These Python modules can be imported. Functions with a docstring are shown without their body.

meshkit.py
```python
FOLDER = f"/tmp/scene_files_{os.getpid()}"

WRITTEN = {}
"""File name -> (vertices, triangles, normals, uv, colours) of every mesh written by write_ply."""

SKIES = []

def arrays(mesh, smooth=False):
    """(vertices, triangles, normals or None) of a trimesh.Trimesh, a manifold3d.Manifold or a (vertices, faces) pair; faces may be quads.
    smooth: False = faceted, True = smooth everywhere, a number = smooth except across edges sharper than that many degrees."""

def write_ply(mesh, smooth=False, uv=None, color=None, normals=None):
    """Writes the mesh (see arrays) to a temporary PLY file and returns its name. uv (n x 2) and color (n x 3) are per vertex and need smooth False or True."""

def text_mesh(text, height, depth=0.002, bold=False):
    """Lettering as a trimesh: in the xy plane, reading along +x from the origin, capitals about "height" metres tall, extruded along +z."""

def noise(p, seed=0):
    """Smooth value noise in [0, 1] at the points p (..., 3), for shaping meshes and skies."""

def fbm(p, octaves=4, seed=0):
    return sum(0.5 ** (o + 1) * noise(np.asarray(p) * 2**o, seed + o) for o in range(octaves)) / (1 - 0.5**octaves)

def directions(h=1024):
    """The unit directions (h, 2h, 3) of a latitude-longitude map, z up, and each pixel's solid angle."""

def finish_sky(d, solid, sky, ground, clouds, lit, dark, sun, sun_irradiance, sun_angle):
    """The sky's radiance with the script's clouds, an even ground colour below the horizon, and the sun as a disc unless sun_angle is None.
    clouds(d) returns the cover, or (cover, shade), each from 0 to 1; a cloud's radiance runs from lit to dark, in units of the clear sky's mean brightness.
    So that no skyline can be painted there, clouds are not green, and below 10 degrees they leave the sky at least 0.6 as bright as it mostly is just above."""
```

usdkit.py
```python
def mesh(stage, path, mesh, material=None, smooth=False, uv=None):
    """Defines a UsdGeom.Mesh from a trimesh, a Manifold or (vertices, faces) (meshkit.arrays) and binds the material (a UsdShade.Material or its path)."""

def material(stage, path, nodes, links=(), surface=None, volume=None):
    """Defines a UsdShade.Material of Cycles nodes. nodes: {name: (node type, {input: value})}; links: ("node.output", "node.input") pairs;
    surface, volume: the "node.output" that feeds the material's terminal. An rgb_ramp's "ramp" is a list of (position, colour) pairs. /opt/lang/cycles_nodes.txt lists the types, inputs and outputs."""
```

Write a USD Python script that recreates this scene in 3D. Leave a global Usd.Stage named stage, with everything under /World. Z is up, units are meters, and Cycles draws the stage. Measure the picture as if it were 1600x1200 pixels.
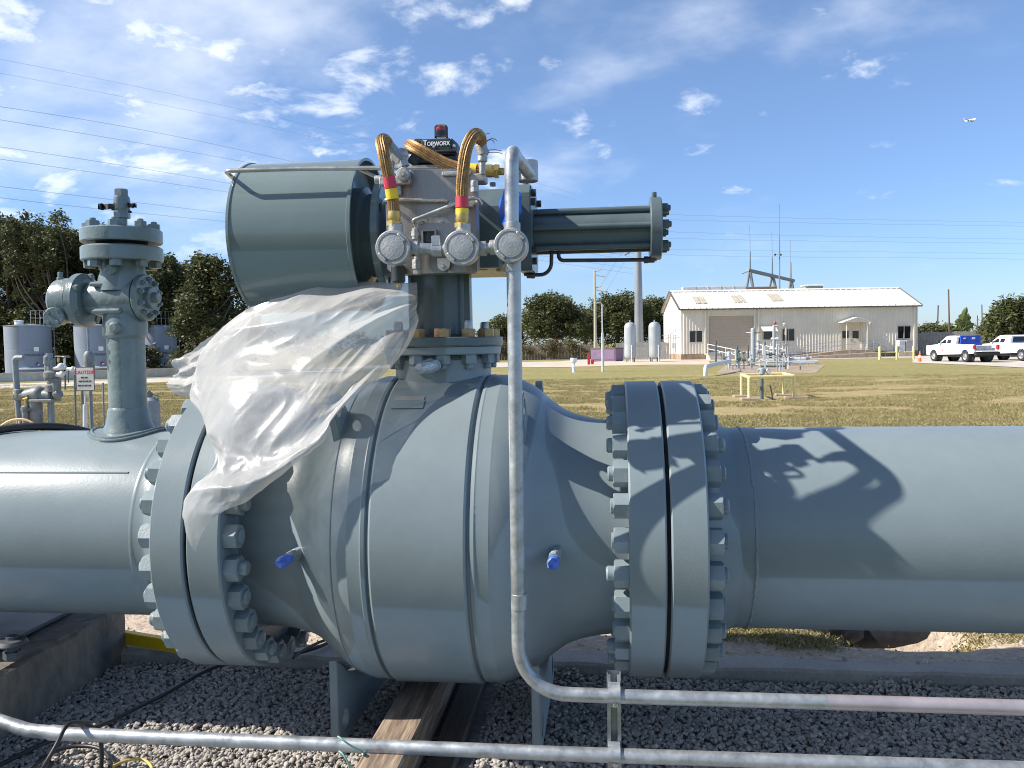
import math, random
import numpy as np, trimesh, usdkit, meshkit
import shapely.geometry as sg
from shapely import affinity
from scipy.interpolate import RectBivariateSpline, CubicSpline
from pxr import Usd, UsdGeom, UsdLux, UsdShade, Gf, Sdf, Vt

stage = Usd.Stage.CreateInMemory()
UsdGeom.SetStageUpAxis(stage, UsdGeom.Tokens.z)
UsdGeom.SetStageMetersPerUnit(stage, 1.0)
UsdGeom.Xform.Define(stage, '/World')
UsdGeom.Scope.Define(stage, '/World/Looks')

# ---------------------------------------------------------------- camera, sky, sun, exposure
EYE = np.array([0.0, 0.0, 1.5])
FOCAL, YAW, PITCH, ROLL = 1303.0, 0.1127, 0.0469, -0.0162      # focal length in photograph pixels (1600 wide)
FW = np.array([-math.sin(YAW) * math.cos(PITCH), math.cos(YAW) * math.cos(PITCH), -math.sin(PITCH)])
_r = np.array([math.cos(YAW), math.sin(YAW), 0.0]); _u = np.cross(_r, FW)
RT = math.cos(ROLL) * _r + math.sin(ROLL) * _u
UP = -math.sin(ROLL) * _r + math.cos(ROLL) * _u
cam = UsdGeom.Camera.Define(stage, '/World/camera')
_m = Gf.Matrix4d(*RT, 0, *UP, 0, *(-FW), 0, *EYE, 1)
cam.AddTransformOp().Set(_m)
cam.CreateHorizontalApertureAttr(36.0); cam.CreateVerticalApertureAttr(27.0)
cam.CreateFocalLengthAttr(36.0 * FOCAL / 1600)
cam.CreateClippingRangeAttr(Gf.Vec2f(0.05, 20000))
cam.CreateExposureAttr(EXPOSURE := 0.90)

SUN = np.array([-0.742, -0.185, 0.646]); SUN /= np.linalg.norm(SUN)     # direction towards the sun
SUN_EL, SUN_ROT = math.asin(SUN[2]), math.atan2(SUN[0], SUN[1])
sun = UsdLux.DistantLight.Define(stage, '/World/sun')
sun.CreateNormalizeAttr(True); sun.CreateIntensityAttr(1.25); sun.CreateAngleAttr(0.53)
sun.CreateColorAttr(Gf.Vec3f(1.0, 0.94, 0.86))
_z = SUN; _x = np.cross([0, 0, 1], _z); _x /= np.linalg.norm(_x); _y = np.cross(_z, _x)
sun.AddTransformOp().Set(Gf.Matrix4d(*_x, 0, *_y, 0, *_z, 0, 0, 0, 0, 1))
SKY_STRENGTH = 0.076
usdkit.material(stage, '/World/Looks/sky', {
    'tc': ('texture_coordinate', {}),
    'sky': ('sky_texture', {'sky_type': 'single_scattering', 'sun_disc': False, 'sun_elevation': SUN_EL, 'sun_rotation': SUN_ROT,
                            'altitude': 50.0, 'air_density': 1.0, 'aerosol_density': 0.25, 'ozone_density': 2.5}),
    'sep': ('separate_xyz', {}),
    'zc': ('math', {'math_type': 'maximum', 'value2': 0.02}),
    'za': ('math', {'math_type': 'add', 'value2': 0.30}),
    'dx': ('math', {'math_type': 'divide'}), 'dy': ('math', {'math_type': 'divide'}),
    'pv': ('combine_xyz', {'z': 0.0}),
    'mp': ('mapping', {'mapping_type': 'point', 'location': (3.1, 1.7, 0.0), 'rotation': (0, 0, 0.5), 'scale': (1.0, 1.15, 1.0)}),
    'n1': ('noise_texture', {'scale': 1.7, 'detail': 10.0, 'roughness': 0.56, 'distortion': 0.1}),
    'n2': ('noise_texture', {'scale': 5.5, 'detail': 9.0, 'roughness': 0.60, 'distortion': 0.25}),
    'c1': ('map_range', {'range_type': 'smoothstep', 'from_min': 0.46, 'from_max': 0.78, 'to_min': 0.0, 'to_max': 0.55, 'clamp': True}),
    'c2': ('map_range', {'range_type': 'smoothstep', 'from_min': 0.53, 'from_max': 0.72, 'to_min': 0.0, 'to_max': 0.72, 'clamp': True}),
    'cs': ('math', {'math_type': 'maximum'}),
    'side': ('map_range', {'from_min': -0.75, 'from_max': 0.35, 'to_min': 0.10, 'to_max': -0.09, 'clamp': True}),
    'n1b': ('math', {'math_type': 'add'}), 'n2b': ('math', {'math_type': 'add'}),
    'hz': ('map_range', {'range_type': 'smoothstep', 'from_min': 0.02, 'from_max': 0.22, 'to_min': 0.0, 'to_max': 1.0, 'clamp': True}),
    'cf': ('math', {'math_type': 'multiply'}),
    'mx': ('mix_color', {'blend_type': 'mix', 'b': (9.0, 9.4, 10.0), 'use_clamp': False}),
    'tint': ('mix_color', {'blend_type': 'multiply', 'fac': 1.0, 'b': (1.10, 1.13, 1.18), 'use_clamp': False}),
    'ht': ('rgb_ramp', {'ramp': [(0.0, (0.60, 0.71, 0.96)), (0.10, (0.70, 0.80, 1.02)), (0.40, (1.0, 1.0, 1.03)), (1.0, (1, 1, 1))]}),
    'tint2': ('mix_color', {'blend_type': 'multiply', 'fac': 1.0, 'use_clamp': False}),
    'bg': ('background_shader', {'strength': SKY_STRENGTH}),
}, [('tc.generated', 'sep.vector'), ('sep.z', 'zc.value1'), ('zc.value', 'za.value1'), ('sep.x', 'dx.value1'), ('za.value', 'dx.value2'),
    ('sep.y', 'dy.value1'), ('za.value', 'dy.value2'), ('dx.value', 'pv.x'), ('dy.value', 'pv.y'), ('pv.vector', 'mp.vector'),
    ('mp.vector', 'n1.vector'), ('mp.vector', 'n2.vector'), ('sep.x', 'side.value'),
    ('n1.fac', 'n1b.value1'), ('side.result', 'n1b.value2'), ('n2.fac', 'n2b.value1'), ('side.result', 'n2b.value2'),
    ('n1b.value', 'c1.value'), ('n2b.value', 'c2.value'), ('c1.result', 'cs.value1'), ('c2.result', 'cs.value2'),
    ('sep.z', 'hz.value'), ('cs.value', 'cf.value1'), ('hz.result', 'cf.value2'), ('cf.value', 'mx.fac'), ('sky.color', 'tint.a'), ('tint.result', 'tint2.a'), ('sep.z', 'ht.fac'), ('ht.color', 'tint2.b'), ('tint2.result', 'mx.a'),
    ('mx.result', 'bg.color')], surface='bg.background')
dome = UsdLux.DomeLight.Define(stage, '/World/sky')
dome.CreateIntensityAttr(1.0)
UsdShade.MaterialBindingAPI.Apply(dome.GetPrim()).Bind(UsdShade.Material.Get(stage, '/World/Looks/sky'))
dome.GetPrim().SetCustomDataByKey('kind', 'structure')


def ray(u, v):
    d = FW + RT * (u - 800) / FOCAL + UP * (600 - v) / FOCAL
    return d


def at(u, v, y):
    """the point at world depth y that the photograph shows at pixel (u, v): used to read positions off the photograph"""
    d = ray(u, v)
    return EYE + d * (y - EYE[1]) / d[1]


def ground_z(y):
    return -0.36 * np.clip((np.asarray(y, float) - 8.0) / 32.0, 0, 1)


def on_ground(u, v):
    d = ray(u, v); t = 1.0
    for _ in range(60):
        p = EYE + d * t
        t = (float(ground_z(p[1])) - EYE[2]) / d[2]
    return EYE + d * t


# ---------------------------------------------------------------- scene tree helpers
_used = {}
ORIGIN = {}


def numbered(parent, name):
    k = (parent, name); n = _used.get(k, 0); _used[k] = n + 1
    return name if n == 0 else f'{name}_{n:03d}'


def tag(p, label=None, cat=None, group=None, kind=None):
    p = p if isinstance(p, Usd.Prim) else p.GetPrim()
    for k, v in (('label', label), ('category', cat), ('group', group), ('kind', kind)):
        if v: p.SetCustomDataByKey(k, v)
    return p


def thing(name, label, cat, loc=(0, 0, 0), group=None, rotz=0.0, local=False, kind=None):
    path = '/World/' + numbered('/World', name)
    x = UsdGeom.Xform.Define(stage, path)
    x.AddTranslateOp().Set(Gf.Vec3d(*map(float, loc)))
    if rotz: x.AddRotateZOp().Set(math.degrees(rotz))
    ORIGIN[path] = np.zeros(3) if local else np.asarray(loc, float)
    return tag(x, label, cat, group, kind)


def obj(name, mesh, material, parent=None, smooth=30, label=None):
    """one Mesh prim; world-space vertices, moved into the frame of the thing it belongs to"""
    pp = str(parent.GetPath()) if parent is not None else '/World'
    path = pp + '/' + numbered(pp, name)
    if isinstance(mesh, list): mesh = cat(mesh)
    if hasattr(mesh, 'to_mesh') or isinstance(mesh, tuple):
        v, f, _ = meshkit.arrays(mesh); mesh = trimesh.Trimesh(v, f, process=False)
    o = ORIGIN.get(pp, np.zeros(3)); ORIGIN[path] = o
    mesh = mesh.copy(); mesh.vertices = mesh.vertices - o
    m = usdkit.mesh(stage, path, mesh, M[material] if isinstance(material, str) else material, smooth=smooth)
    if label: tag(m, label)
    return m.GetPrim()


def single(name, mesh, material, label, ct, group=None, kind=None, smooth=30):
    p = obj(name, mesh, material, None, smooth); tag(p, label, ct, group, kind); return p


def struct(name, mesh, material, smooth=30):
    return tag(obj(name, mesh, material, None, smooth), kind='structure')


def copy_of(src, loc, rotz=0.0, label=None, group=None, scale=None):
    was = src.GetCustomData(); base = src.GetName()
    path = '/World/' + numbered('/World', base.rstrip('0123456789').rstrip('_') if base[-3:].isdigit() else base)
    x = UsdGeom.Xform.Define(stage, path)
    x.GetPrim().GetReferences().AddInternalReference(src.GetPath()); x.GetPrim().SetInstanceable(True)
    x.ClearXformOpOrder()
    x.AddTranslateOp(opSuffix='place').Set(Gf.Vec3d(*map(float, loc)))
    x.AddRotateZOp(opSuffix='turn').Set(math.degrees(rotz))
    if scale is not None: x.AddScaleOp(opSuffix='size').Set(Gf.Vec3f(*(scale if np.ndim(scale) else [scale] * 3)))
    return tag(x, label or was.get('label'), was.get('category'), group or was.get('group'))


# ---------------------------------------------------------------- shape helpers
def cat(ms):
    return trimesh.util.concatenate([m for m in ms if m is not None])


def basis(z, hint=(0, 0, 1)):
    z = np.asarray(z, float); z = z / np.linalg.norm(z)
    h = np.asarray(hint, float)
    if abs(np.dot(h, z)) > 0.98: h = np.array([1.0, 0, 0]) if abs(z[0]) < 0.9 else np.array([0, 1.0, 0])
    x = np.cross(h, z); x /= np.linalg.norm(x)
    return x, np.cross(z, x), z


def placed(m, origin, zdir=(0, 0, 1), hint=(0, 0, 1), xdir=None):
    """turn a mesh built along +z so that +z points along zdir, at origin"""
    m = m.copy()
    if xdir is not None:
        z = np.asarray(zdir, float) / np.linalg.norm(zdir); x = np.asarray(xdir, float); x = x - z * np.dot(x, z); x /= np.linalg.norm(x); y = np.cross(z, x)
    else:
        x, y, z = basis(zdir, hint)
    m.vertices = m.vertices @ np.stack([x, y, z]) + np.asarray(origin, float)
    return m


def lathe(prof, n=48, origin=(0, 0, 0), axis=(0, 0, 1), hint=(0, 0, 1), a0=0.0, wave=None):
    """profile [(r, z)] turned about axis; r = 0 ends close the shape"""
    prof = np.asarray(prof, float); k = len(prof)
    a = a0 + np.arange(n) * 2 * np.pi / n
    v = np.stack([prof[:, None, 0] * np.cos(a), prof[:, None, 0] * np.sin(a), np.broadcast_to(prof[:, None, 1], (k, n))], -1).reshape(-1, 3)
    i, j = np.meshgrid(np.arange(k - 1), np.arange(n), indexing='ij'); j2 = (j + 1) % n
    q = np.stack([i * n + j, i * n + j2, (i + 1) * n + j2, (i + 1) * n + j], -1).reshape(-1, 4)
    f = np.vstack([q[:, [0, 1, 2]], q[:, [0, 2, 3]]])
    m = trimesh.Trimesh(v, f, process=False); m.merge_vertices(); m.update_faces(m.nondegenerate_faces())
    return placed(m, origin, axis, hint)


def cyl(p, q, r, n=20, bevel=0.0, r2=None):
    p, q = np.asarray(p, float), np.asarray(q, float); L = np.linalg.norm(q - p); r2 = r if r2 is None else r2
    b = bevel
    prof = [(0, 0), (r - b, 0), (r, b), (r2, L - b), (r2 - b, L), (0, L)] if b else [(0, 0), (r, 0), (r2, L), (0, L)]
    return lathe(prof, n, p, q - p)


def fillet(pts, rad, seg=8):
    pts = [np.asarray(p, float) for p in pts]; out = [pts[0]]
    for i in range(1, len(pts) - 1):
        a, b, c = pts[i - 1], pts[i], pts[i + 1]
        r = rad[i - 1] if np.ndim(rad) else rad
        d1, d2 = (a - b) / np.linalg.norm(a - b), (c - b) / np.linalg.norm(c - b)
        ang = math.acos(np.clip(np.dot(d1, d2), -1, 1))
        if r <= 0 or ang > 3.1: out.append(b); continue
        t = min(r / math.tan(ang / 2), 0.49 * np.linalg.norm(a - b), 0.49 * np.linalg.norm(c - b)); r_ = t * math.tan(ang / 2)
        bis = (d1 + d2) / np.linalg.norm(d1 + d2); cen = b + bis * r_ / math.sin(ang / 2)
        s, e = b + d1 * t - cen, b + d2 * t - cen
        w = math.acos(np.clip(np.dot(s, e) / r_ ** 2, -1, 1))
        for k in range(seg + 1):
            f = k / seg
            out.append(cen + (math.sin((1 - f) * w) * s + math.sin(f * w) * e) / math.sin(w))
    out.append(pts[-1])
    return np.array(out)


def spline(pts, n=60):
    pts = np.asarray(pts, float); d = np.r_[0, np.cumsum(np.linalg.norm(np.diff(pts, axis=0), axis=1))]
    return CubicSpline(d, pts)(np.linspace(0, d[-1], n))


def tube(pts, r, n=14, ribs=0, depth=0.0, twist=0.0, caps=True):
    p = np.asarray(pts, float); k = len(p)
    t = np.gradient(p, axis=0); t /= np.linalg.norm(t, axis=1, keepdims=True) + 1e-12
    x, y, _ = basis(t[0]); X = [x]
    for i in range(1, k):
        x = X[-1] - t[i] * np.dot(X[-1], t[i]); X.append(x / np.linalg.norm(x))
    X = np.array(X); Y = np.cross(t, X)
    L = np.r_[0, np.cumsum(np.linalg.norm(np.diff(p, axis=0), axis=1))]
    a = np.arange(n) * 2 * np.pi / n
    rr = np.broadcast_to(r, (k,))[:, None] * np.ones((1, n))
    if ribs: rr = rr * (1 - depth * (0.5 + 0.5 * np.cos(ribs * a))[None])
    A = a[None] + twist * L[:, None]
    v = p[:, None] + rr[..., None] * (np.cos(A)[..., None] * X[:, None] + np.sin(A)[..., None] * Y[:, None])
    i, j = np.meshgrid(np.arange(k - 1), np.arange(n), indexing='ij'); j2 = (j + 1) % n
    q = np.stack([i * n + j, i * n + j2, (i + 1) * n + j2, (i + 1) * n + j], -1).reshape(-1, 4)
    f = [q[:, [0, 1, 2]], q[:, [0, 2, 3]]]; v = v.reshape(-1, 3)
    if caps:
        v = np.vstack([v, p[0], p[-1]]); c0, c1 = k * n, k * n + 1; jj = np.arange(n)
        f.append(np.stack([np.full(n, c0), (jj + 1) % n, jj], -1)); b = (k - 1) * n
        f.append(np.stack([np.full(n, c1), b + jj, b + (jj + 1) % n], -1))
    return trimesh.Trimesh(v, np.vstack(f), process=False)


def hull(pts):
    return trimesh.convex.convex_hull(np.asarray(pts, float))


def rbox(lo, hi, b=0.004):
    lo, hi = np.minimum(lo, hi).astype(float), np.maximum(lo, hi).astype(float); b = min(b, 0.45 * (hi - lo).min()); P = []
    for sx in (0, 1):
        for sy in (0, 1):
            for sz in (0, 1):
                c = np.where([sx, sy, sz], hi, lo); d = np.where([sx, sy, sz], -b, b)
                for k in range(3):
                    e = d.copy(); e[k] = 0; P.append(c + e)
    return hull(P)


def box(lo, hi):
    lo, hi = np.minimum(lo, hi).astype(float), np.maximum(lo, hi).astype(float)
    return trimesh.creation.box(hi - lo, trimesh.transformations.translation_matrix((lo + hi) / 2))


def prism(poly, h, origin, zdir, xdir, bevel=0.0):
    """a flat outline (shapely or points) thickened by h along zdir, centred on origin's plane"""
    poly = poly if hasattr(poly, 'exterior') else sg.Polygon(poly)
    if bevel:
        parts = []
        m = trimesh.creation.extrude_polygon(poly.buffer(-bevel), h); parts.append(m)
        m2 = trimesh.creation.extrude_polygon(poly, h - 2 * bevel); m2.apply_translation((0, 0, bevel)); parts.append(m2)
        m = cat(parts)
    else:
        m = trimesh.creation.extrude_polygon(poly, h)
    m.apply_translation((0, 0, -h / 2))
    return placed(m, origin, zdir, xdir=xdir)


def hexnut(af, h, origin, axis, turn=0.0, hint=(0, 0, 1)):
    R = af / math.sqrt(3); P = []
    for k in range(6):
        a = turn + k * math.pi / 3
        P += [(R * math.cos(a), R * math.sin(a), 0), (R * math.cos(a), R * math.sin(a), h * 0.91)]
    for k in range(18):
        a = turn + k * math.pi / 9; P.append((af * 0.505 * math.cos(a), af * 0.505 * math.sin(a), h))
    return placed(hull(P), origin, axis, hint)


def stud(r, h, origin, axis):
    return lathe([(r, 0), (r, h * 0.75), (r * 0.8, h), (0, h)], 14, origin, axis)


def sheet(P):
    """a grid of points (rows, cols, 3) as one surface"""
    P = np.asarray(P, float); a, b = P.shape[:2]
    i, j = np.meshgrid(np.arange(a - 1), np.arange(b - 1), indexing='ij')
    q = np.stack([i * b + j, i * b + j + 1, (i + 1) * b + j + 1, (i + 1) * b + j], -1).reshape(-1, 4)
    return trimesh.Trimesh(P.reshape(-1, 3), np.vstack([q[:, [0, 1, 2]], q[:, [0, 2, 3]]]), process=False)


def lettering(text, height, origin, xdir, zdir, depth=0.002, bold=True):
    m = meshkit.text_mesh(text, height, depth, bold)
    w = m.bounds[:, 0]; m.apply_translation((-(w[0] + w[1]) / 2, -height / 2, 0))
    return placed(m, origin, zdir, xdir=xdir)


# ---------------------------------------------------------------- materials
M = {}


def mat(name, col, rough=0.5, metal=0.0, var=0.12, scale=4.0, col2=None, bump=0.0, bscale=60.0, rvar=0.08, stretch=(1, 1, 1), spec=0.5, coat=0.0, detail=6.0, fine=0.0, fscale=80.0, local=False):
    col = np.asarray(col, float); c2 = np.asarray(col2 if col2 is not None else col * (1 - var * 1.6), float); c1 = col * (1 + (var if col2 is None else 0))
    nodes = {
        'g': ('texture_coordinate', {}) if local else ('geometry', {}),
        'mp': ('mapping', {'mapping_type': 'point', 'scale': stretch}),
        'n': ('noise_texture', {'scale': scale, 'detail': detail, 'roughness': 0.6}),
        'r': ('rgb_ramp', {'ramp': [(0.3, tuple(c2)), (0.7, tuple(c1))]}),
        'rr': ('map_range', {'from_min': 0.3, 'from_max': 0.7, 'to_min': max(0.02, rough - rvar), 'to_max': min(1, rough + rvar), 'clamp': True}),
        'p': ('principled_bsdf', {'metallic': metal, 'specular_ior_level': spec, 'coat_weight': coat, 'coat_roughness': 0.08}),
    }
    links = [('g.object' if local else 'g.position', 'mp.vector'), ('mp.vector', 'n.vector'), ('n.fac', 'r.fac'), ('n.fac', 'rr.value'), ('rr.result', 'p.roughness')]
    out = 'r.color'
    if fine:
        nodes['fn'] = ('noise_texture', {'scale': fscale, 'detail': 3.0, 'roughness': 0.6})
        nodes['fr'] = ('map_range', {'from_min': 0.25, 'from_max': 0.75, 'to_min': 1 - fine, 'to_max': 1 + fine, 'clamp': True})
        nodes['fm'] = ('vector_math', {'math_type': 'scale'})
        links += [('mp.vector', 'fn.vector'), ('fn.fac', 'fr.value'), (out, 'fm.vector1'), ('fr.result', 'fm.scale')]; out = 'fm.vector'
    links.append((out, 'p.base_color'))
    if bump:
        nodes['bn'] = ('noise_texture', {'scale': bscale, 'detail': 4.0, 'roughness': 0.55})
        nodes['b'] = ('bump', {'strength': 1.0, 'distance': bump})
        links += [('mp.vector', 'bn.vector'), ('bn.fac', 'b.height'), ('b.normal', 'p.normal')]
    M[name] = usdkit.material(stage, '/World/Looks/' + name, nodes, links, surface='p.BSDF')
    return M[name]


PAINT = (0.182, 0.222, 0.234)
mat('valve_paint', PAINT, rough=0.36, var=0.06, scale=1.6, bump=0.0003, bscale=130, rvar=0.09, fine=0.03, fscale=14)
mat('pipe_paint', PAINT, rough=0.34, var=0.06, scale=1.3, bump=0.0004, bscale=110, rvar=0.09, fine=0.03, fscale=11)
mat('nut_paint', np.array(PAINT) * 1.02, rough=0.38, var=0.08, scale=9, bump=0.0008, bscale=120)
mat('gloss_paint', (0.125, 0.165, 0.165), rough=0.13, var=0.05, scale=2.0, bump=0.0006, bscale=16, rvar=0.04)
mat('dark_paint', (0.085, 0.115, 0.12), rough=0.30, var=0.1, scale=5, bump=0.0006, bscale=70)
mat('gap_black', (0.008, 0.008, 0.009), rough=0.8, var=0.1)
mat('riser_paint', (0.135, 0.175, 0.178), rough=0.28, var=0.1, scale=7, bump=0.003, bscale=28)
mat('stainless', (0.30, 0.275, 0.25), rough=0.40, metal=0.85, var=0.10, scale=14, stretch=(5, 5, 0.5), bump=0.0003, bscale=60)
mat('galvanised', (0.40, 0.42, 0.43), rough=0.40, metal=0.65, var=0.16, scale=18, rvar=0.14, bump=0.0006, bscale=50, fine=0.10, fscale=60)
mat('cast_aluminium', (0.38, 0.38, 0.37), rough=0.45, metal=0.65, var=0.08, scale=30, bump=0.0012, bscale=160)
mat('tube_steel', (0.50, 0.48, 0.45), rough=0.28, metal=0.85, var=0.08, scale=20)
mat('dark_tube', (0.075, 0.07, 0.075), rough=0.35, metal=0.3, var=0.15, scale=20)
mat('bronze_braid', (0.36, 0.21, 0.085), rough=0.46, metal=0.6, var=0.22, scale=50, bump=0.0014, bscale=420, fine=0.25, fscale=300)
mat('brass', (0.52, 0.37, 0.13), rough=0.33, metal=0.8, var=0.12, scale=40)
mat('rust_nut', (0.36, 0.20, 0.12), rough=0.5, metal=0.4, col2=(0.42, 0.31, 0.13), scale=30, bump=0.001, bscale=140)
mat('tape_red', (0.50, 0.03, 0.06), rough=0.5, var=0.15, scale=60)
mat('tape_yellow', (0.72, 0.50, 0.02), rough=0.5, var=0.12, scale=60)
mat('tape_blue', (0.07, 0.15, 0.52), rough=0.45, var=0.3, scale=60)
mat('blue_plastic', (0.004, 0.10, 0.52), rough=0.4, var=0.05)
mat('black_plastic', (0.022, 0.025, 0.027), rough=0.42, var=0.15, scale=30)
mat('red_plastic', (0.42, 0.02, 0.03), rough=0.2, var=0.1)
mat('white_print', (0.82, 0.82, 0.80), rough=0.5, var=0.03)
mat('black_rubber', (0.014, 0.014, 0.015), rough=0.5, var=0.2, scale=30)
mat('duct_tape', (0.42, 0.46, 0.48), rough=0.32, metal=0.5, var=0.12, scale=40, bump=0.004, bscale=50)
M['clear_plastic'] = usdkit.material(stage, '/World/Looks/clear_plastic', {
    'f': ('fresnel', {'IOR': 1.45}), 't': ('transparent_bsdf', {'color': (0.93, 0.93, 0.93)}), 'g': ('glossy_bsdf', {'roughness': 0.05}), 'm': ('mix_closure', {})},
    [('f.fac', 'm.fac'), ('t.BSDF', 'm.closure1'), ('g.BSDF', 'm.closure2')], surface='m.closure')
# ================================================================ the ball valve and its pipeline
D, ZP = 3.2853, 0.785            # pipe axis: y, z
XC, GAP = -0.634, 0.8325         # valve centre, half distance between the flange joints
RP, RF, FT = 0.381, 0.565, 0.122
AX = np.array([1.0, 0, 0])
NUTS = 28


def pipe_point(x, r, phi):
    """phi: angle from straight up towards the camera"""
    return np.array([x, D - r * math.sin(phi), ZP + r * math.cos(phi)])


def flange_nuts(parent, x, side):
    """the ring of heavy nuts on the flange face at x, pointing along side"""
    for k in range(NUTS):
        phi = (k + 0.5) * 2 * math.pi / NUTS
        c = pipe_point(x, 0.506, phi)
        rng = random.Random(k * 7 + int(x * 100))
        ax = np.array([side, 0, 0.0])
        n = obj('nut', hexnut(0.081, 0.050, c + ax * 0.0005, ax, turn=rng.uniform(-0.13, 0.13) + phi * side + 0.5), 'nut_paint', parent)
        obj('stud', stud(0.0262, rng.uniform(0.005, 0.028), c + ax * 0.0505, ax), 'nut_paint', n)


def flange_profile(x0, x1):
    b = 0.006
    return [(0.30, x0), (RF - b, x0), (RF, x0 + b), (RF, x1 - b), (RF - b, x1), (0.30, x1), (0.30, x0)]


valve = thing('ball_valve', 'large grey-green trunnion ball valve, fat barrel body bolted between two pipe flanges', 'valve', (XC, D, 0.0))
half = [(0.605, 0.0), (0.605, 0.158), (0.600, 0.165), (0.588, 0.168), (0.586, 0.176), (0.598, 0.180), (0.600, 0.192), (0.597, 0.198), (0.597, 0.240), (0.5955, 0.243), (0.594, 0.250),
        (0.571, 0.312), (0.539, 0.366), (0.490, 0.423), (0.449, 0.485), (0.428, 0.55), (0.417, 0.61), (0.412, 0.66), (0.411, GAP - 0.007 - FT + 0.01)]
prof = [(r, -x) for r, x in half[::-1]] + half[1:]
from scipy.interpolate import PchipInterpolator
def smooth_half(h):
    flat, cur = h[:11], h[10:]
    p = PchipInterpolator([c[1] for c in cur], [c[0] for c in cur]); xs = np.linspace(cur[0][1], cur[-1][1], 40)
    return flat + [(float(p(x)), float(x)) for x in xs[1:]]
half = smooth_half(half)
prof = [(r, -x) for r, x in half[::-1]] + half[1:]
obj('body', lathe(prof, 144, (XC, D, ZP), AX), 'valve_paint', valve)
for s in (-1, 1):
    x0, x1 = sorted((s * (GAP - 0.007), s * (GAP - 0.007 - FT)))
    obj('end_flange', lathe(flange_profile(x0, x1), 144, (XC, D, ZP), AX), 'valve_paint', valve)
    obj('gasket', lathe([(0.0, -0.0068), (0.545, -0.0068), (0.545, 0.0068), (0.0, 0.0068)], 96, (XC + s * GAP, D, ZP), AX), 'gap_black', valve)
    flange_nuts(valve, XC + s * (GAP - 0.007 - FT), -s)
obj('weld_bead', tube([(XC - 0.305 + rb_ * 0.0, D - 0.5745 * math.sin(a), ZP + 0.5745 * math.cos(a)) for a in np.linspace(0, 2 * math.pi, 160) for rb_ in (0,)], 0.003, 6, caps=False), 'valve_paint', valve)
# lifting lugs: flat round-ended plates with a hole, four of them
for s, phi, mir in ((-1, 0.70, 1), (1, 0.70, 1), (-1, -0.70, 1), (1, -0.70, 1)):
    lug = sg.LineString([(0, -0.02), (0, 0.095)]).buffer(0.056).union(sg.Polygon([(-0.085, -0.06), (0.085, -0.06), (0.056, 0.06), (-0.056, 0.06)])).difference(sg.Point(0, 0.095).buffer(0.030))
    lug = lug.intersection(sg.box(-0.2, -0.06, 0.2, 0.3))
    c = pipe_point(XC + s * (0.337 if s > 0 else 0.322), 0.555, phi)
    rad = (c - np.array([c[0], D, ZP])); rad /= np.linalg.norm(rad)
    obj('lifting_lug', prism(lug, 0.030, c, AX, np.cross(rad, AX), bevel=0.003), 'valve_paint', valve)
# support feet under the body: plates across the valve
for s in (-1, 1):
    x = XC + s * 0.372
    out = sg.Polygon([(-0.375, 0.02), (-0.375, 0.40), (0.375, 0.40), (0.375, 0.02)]).difference(sg.Point(-0.29, 0.10).buffer(0.040)).difference(sg.Point(0.29, 0.10).buffer(0.040)).difference(sg.Point(0, ZP).buffer(0.572))
    obj('support_foot', prism(out, 0.032, (x, D, 0), AX, (0, 1, 0), bevel=0.003), 'valve_paint', valve)
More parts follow.
